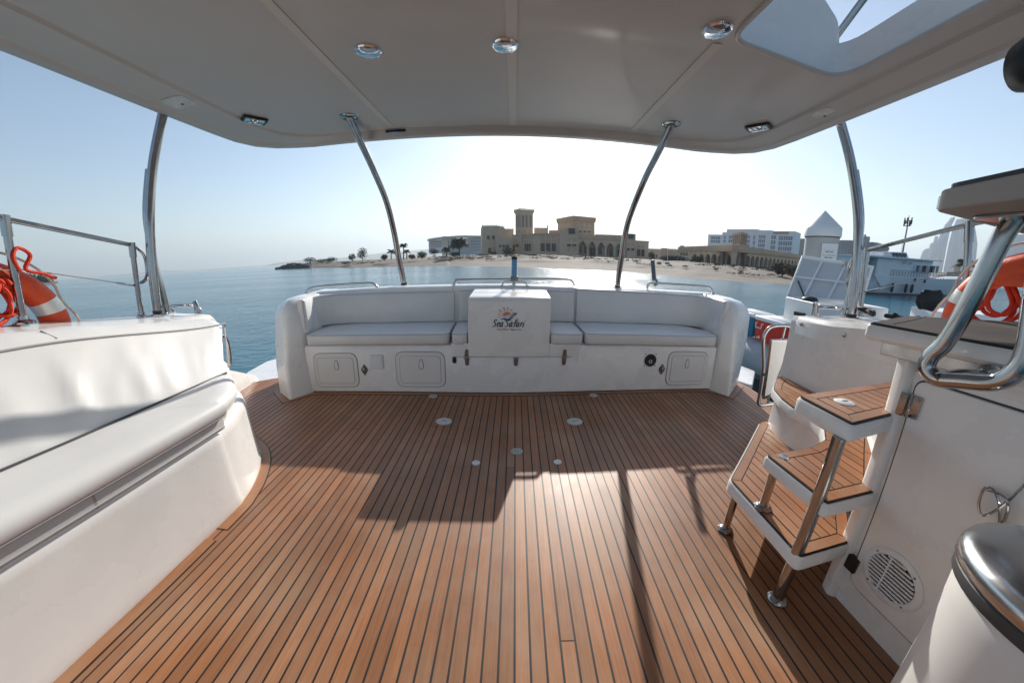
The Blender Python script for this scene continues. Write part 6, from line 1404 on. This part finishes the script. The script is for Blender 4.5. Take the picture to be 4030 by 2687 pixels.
def cooler(label, x0, x1, y0, y1, z0, z1, m_):
    t = thing('cooler_box', label, 'cooler', ((x0 + x1) / 2, (y0 + y1) / 2, z0), 'cooler boxes on the inflatable boat')
    def rr_(d, z): return [(x, y, z) for x, y in rpoly([(x0 + d, y0 + d), (x1 - d, y0 + d), (x1 - d, y1 - d), (x0 + d, y1 - d)], .03, 4)]
    obj('cooler_body', M().loft([rr_(.025, z0), rr_(.02, z0 + .02), rr_(.006, z1 - .07), rr_(.006, z1 - .06)]), m_, t, smooth=50)
    obj('lid', M().loft([rr_(.0, z1 - .062), rr_(-.004, z1 - .055), rr_(-.004, z1 - .012), rr_(.008, z1)]), WPLAST, t, smooth=50)
    ym = y0 + (y1 - y0) * .80
    obj('handle', M().tube([(x0 + .01, ym - .075, z1 - .11), (x0 - .02, ym - .075, z1 - .11), (x0 - .02, ym - .065, z1 - .18), (x0 - .02, ym + .065, z1 - .18), (x0 - .02, ym + .075, z1 - .11), (x0 + .01, ym + .075, z1 - .11)], .010, 8), WPLAST, t)
    obj('drain_tap', M().lathe([(0, -.035), (.014, -.035), (.014, 0), (.025, 0), (.025, .01), (0, .01)], (x0 + .015, ym, z0 + .05), 12, 'x'), WPLAST, t)
    obj('end_handle', M().tube([((x0 + x1) / 2 - .08, y0, z1 - .12), ((x0 + x1) / 2 - .08, y0 - .03, z1 - .12), ((x0 + x1) / 2 + .08, y0 - .03, z1 - .12), ((x0 + x1) / 2 + .08, y0, z1 - .12)], .010, 8), WPLAST, t)
cooler('red cooler box with white lid and handle on the inflatable boat', 3.93, 4.36, 4.33, 5.03, -.0, .385, REDC)
cooler('blue cooler box with white lid standing left of the red one', 3.98, 4.42, 5.12, 5.78, -.0, .385, BLUEC)
# white storage box with raised lid
c0 = Vector((4.06, 3.90)); e1 = Vector((.20, .87)); e2 = Vector((.95, -.22))
wb = thing('storage_box', 'big white storage box with its lid propped open showing a ribbed underside', 'storage box', (4.5, 4.2, -.1))
pl = [c0, c0 + e2, c0 + e2 + e1, c0 + e1]
BW = mat('box_white', (.82, .82, .81), .45, var=.06, vscale=3)
rings = [[(q.x, q.y, z) for q in pl] for z in (-.12, .725)]
inn = [(Vector(q) - (c0 + (e1 + e2) / 2)) * .90 + (c0 + (e1 + e2) / 2) for q in pl]
rings += [[(q.x, q.y, .725) for q in inn], [(q.x, q.y, .55) for q in inn]]
obj('box_body', M().loft(rings), BW, wb, bevel=.012, smooth=30)
cA, cB, cC, cD = Vector(P3(41.95, -4.35, 6.45)), Vector(P3(43.25, 1.30, 6.75)), Vector(P3(51.2, .42, 6.60)), Vector(P3(50.7, -4.0, 6.2))
def bl(u, v): return cA * (1 - u) * (1 - v) + cD * u * (1 - v) + cB * (1 - u) * v + cC * u * v
nl = (cD - cA).cross(cB - cA).normalized(); nl = nl if nl.y > 0 else -nl
ld = obj('lid', M().add([cA, cD, cC, cB, cA + nl * .06, cD + nl * .06, cC + nl * .06, cB + nl * .06], [(0, 1, 2, 3), (7, 6, 5, 4), (0, 4, 5, 1), (1, 5, 6, 2), (2, 6, 7, 3), (3, 7, 4, 0)]), mat('lid_inside', (.60, .60, .61), .6, var=.1, vscale=2), wb, bevel=.01, smooth=30)
obj('lid_rim', M().tube([q - nl * .01 for q in (cA, cD, cC, cB)], .035, 6, closed=True), BW, ld)
for u in (.28, .62, .86): obj('lid_rib', M().tube([bl(u - .04, .03) - nl * .012, bl(u + .03, .97) - nl * .012], .016, 6), BW, ld)
obj('lid_rib', M().tube([bl(.02, .52) - nl * .012, bl(.98, .50) - nl * .012], .016, 6), BW, ld)
obj('gas_strut', M().tube([bl(.07, .42) - nl * .02, Vector((*(c0 + e1 * .80 + e2 * .22), .72))], .012, 8), RUBBER, wb)
obj('lid_latch', M().box(*[v for q in (cC.lerp(cB, .38),) for v in (q.x - .05, q.x + .05, q.y - .06, q.y + .0, q.z - .02, q.z + .05)]), STEEL, wb, bevel=.005)
hx = c0 + e1 * .45
obj('box_handle', M().box(hx.x - .05, hx.x - .0, hx.y - .10, hx.y + .10, .50, .56), BLACK, wb, bevel=.008)
single('black_bundle', M().loft([[(Vector(P3(44.8, -4.2, 6.1)).x + r_ * math.cos(a), Vector(P3(44.8, -4.2, 6.1)).y + r_ * math.sin(a), z) for a in [2 * math.pi * i / 12 for i in range(12)]] for z, r_ in ((.70, .10), (.74, .12), (.77, .09), (.785, .03))]), BLACK, 'black round bundle on the rim of the open storage box', 'bundle', smooth=70)
# mooring pile with cone cap and notice
x, y = xy(45.28, 9.2); mp_ = thing('mooring_pile', 'thick grey mooring pile with white conical cap behind the storage box', 'mooring pile', (x, y, WZ))
obj('shaft', M().lathe([(0, -1.2), (.325, -1.2), (.325, 1.86), (0, 1.86)], (x, y, 0), 40), mat('pile_grey', (.52, .49, .45), .6, var=.12, vscale=2.5, bump=.1, bscale=20), mp_)
obj('cap_gap', M().lathe([(0, 1.825), (.332, 1.825), (.332, 1.85), (0, 1.85)], (x, y, 0), 40), RUBBER, mp_)
obj('conical_cap', M().lathe([(0, 1.845), (.352, 1.845), (.354, 1.86), (.352, 2.02), (.335, 2.045), (.01, 2.385), (0, 2.388)], (x, y, 0), 40), mat('cap_white', (.80, .79, .75), .5, var=.06, vscale=2), mp_, smooth=50)
az_n = rad(45.28 + 180 - 28); nx, ny = math.sin(az_n), math.cos(az_n)
nc = Vector((x + nx * .336, y + ny * .336, 1.53)); RZ = math.atan2(nx, -ny)
nb = thing('notice_board', 'white notice with two black phone lines fixed to the mooring pile', 'sign', (nc.x, nc.y, 1.35))
obj('board', M().box(-.16, .16, -.004, .006, -.17, .17).xf(Matrix.Translation(nc) @ Matrix.Rotation(RZ, 4, 'Z')), WPLAST, nb, smooth=0)
NT = mat('notice_print', (.02, .02, .025), .7)
for body, z, sz, wdt, b_ in (('للاستفسار يرجى التواصل على', .045, .03, .25, .0), ('050-534 501', -.0, .042, .16, .0015), ('For any additional info', -.065, .03, .27, .0), ('050-534 501', -.115, .042, .16, .0015)):
    text(body, sz, nc + Matrix.Rotation(RZ, 3, 'Z') @ Vector((.0, -.006, z)), Matrix.Rotation(RZ, 4, 'Z') @ Matrix.Rotation(rad(90), 4, 'X'), NT, nb, 'lettering', 0, b_, width=wdt)
# dinghy parts right of the box
wd_ = thing('white_dinghy', 'white dinghy with rounded bow and black rub rail beyond the right lifebuoy', 'dinghy', (6.4, 2.4, -.95))
def dr(o, z): return [(a * 1.0 + 6.9, b_ + 2.6, z) for a, b_ in rpoly([(-1.9 + o, -2.2 + o), (1.0, -2.5 + o), (1.6, 0), (1.0, 2.0 - o), (-1.9 + o, 1.6 - o)], .5, 5)]
obj('dinghy_hull', M().loft([dr(.35, -1.1), dr(.1, -.4), dr(0, .42), dr(.03, .50), dr(.25, .50), dr(.3, .3)]), BW, wd_, smooth=50)
obj('rub_rail', M().tube([Vector(q) for q in dr(-.02, .36)], .035, 8, closed=True), BLACK, wd_)
obj('dinghy_windscreen', M().lathe([(.55, .45), (.50, .75), (.35, .95), (.30, .95), (.45, .72), (.50, .45)], (7.1, 2.6, 0), 24), mat('dark_perspex', (.03, .035, .04), .1), wd_, smooth=60)
single('white_locker', M().prism(rpoly([(4.75, 2.85), (5.45, 2.60), (5.65, 3.10), (4.95, 3.38)], .03, 3), .3, .80), BW, 'plain white low locker behind the right gunwale under the black bag', 'box', bevel=.015)
rn = random.Random(12)
bc = Vector(P3(57.25, -2.9, 5.2)); mb = M(); rings = []
for j, (z, s) in enumerate(((-.10, .05), (-.085, .075), (-.03, .095), (.03, .092), (.07, .08), (.10, .065), (.11, .04))):
    rings.append([(bc.x + (.85 * s * math.cos(a) + .02 * rn.uniform(-1, 1)) * 1.0 + (.05 if z > .1 else 0), bc.y - .95 * s * math.cos(a) * .7 + s * .45 * math.sin(a), bc.z + z + .012 * rn.uniform(-1, 1)) for a in [2 * math.pi * i / 14 for i in range(14)]])
bg_ = thing('black_bag', 'black cloth bag with straps on the white locker behind the right gunwale', 'bag', (bc.x, bc.y, bc.z - .25))
obj('bag_body', mb.loft(rings), BLACK, bg_, smooth=70)
for k_ in (-.05, .0, .05): obj('strap', M().tube([(bc.x + k_, bc.y - k_ * .7, bc.z - .17), (bc.x + k_ - .06, bc.y - k_ * .7, bc.z - .34)], .016, 6), BLACK, bg_)
# haze in the air
HZ = bpy.data.materials.new('haze_air'); HZ.use_nodes = True; hn_ = HZ.node_tree.nodes; hn_.clear()
ho = hn_.new('ShaderNodeOutputMaterial'); hv_ = hn_.new('ShaderNodeVolumePrincipled'); HZ.node_tree.links.new(hv_.outputs[0], ho.inputs['Volume'])
hv_.inputs['Color'].default_value = (.80, .92, 1.0, 1); hv_.inputs['Density'].default_value = 0.00028; hv_.inputs['Anisotropy'].default_value = .3
single('haze', M().box(-9500, 9500, -9500, 9500, WZ - 1, 420), HZ, None, None, kind='stuff', smooth=0)
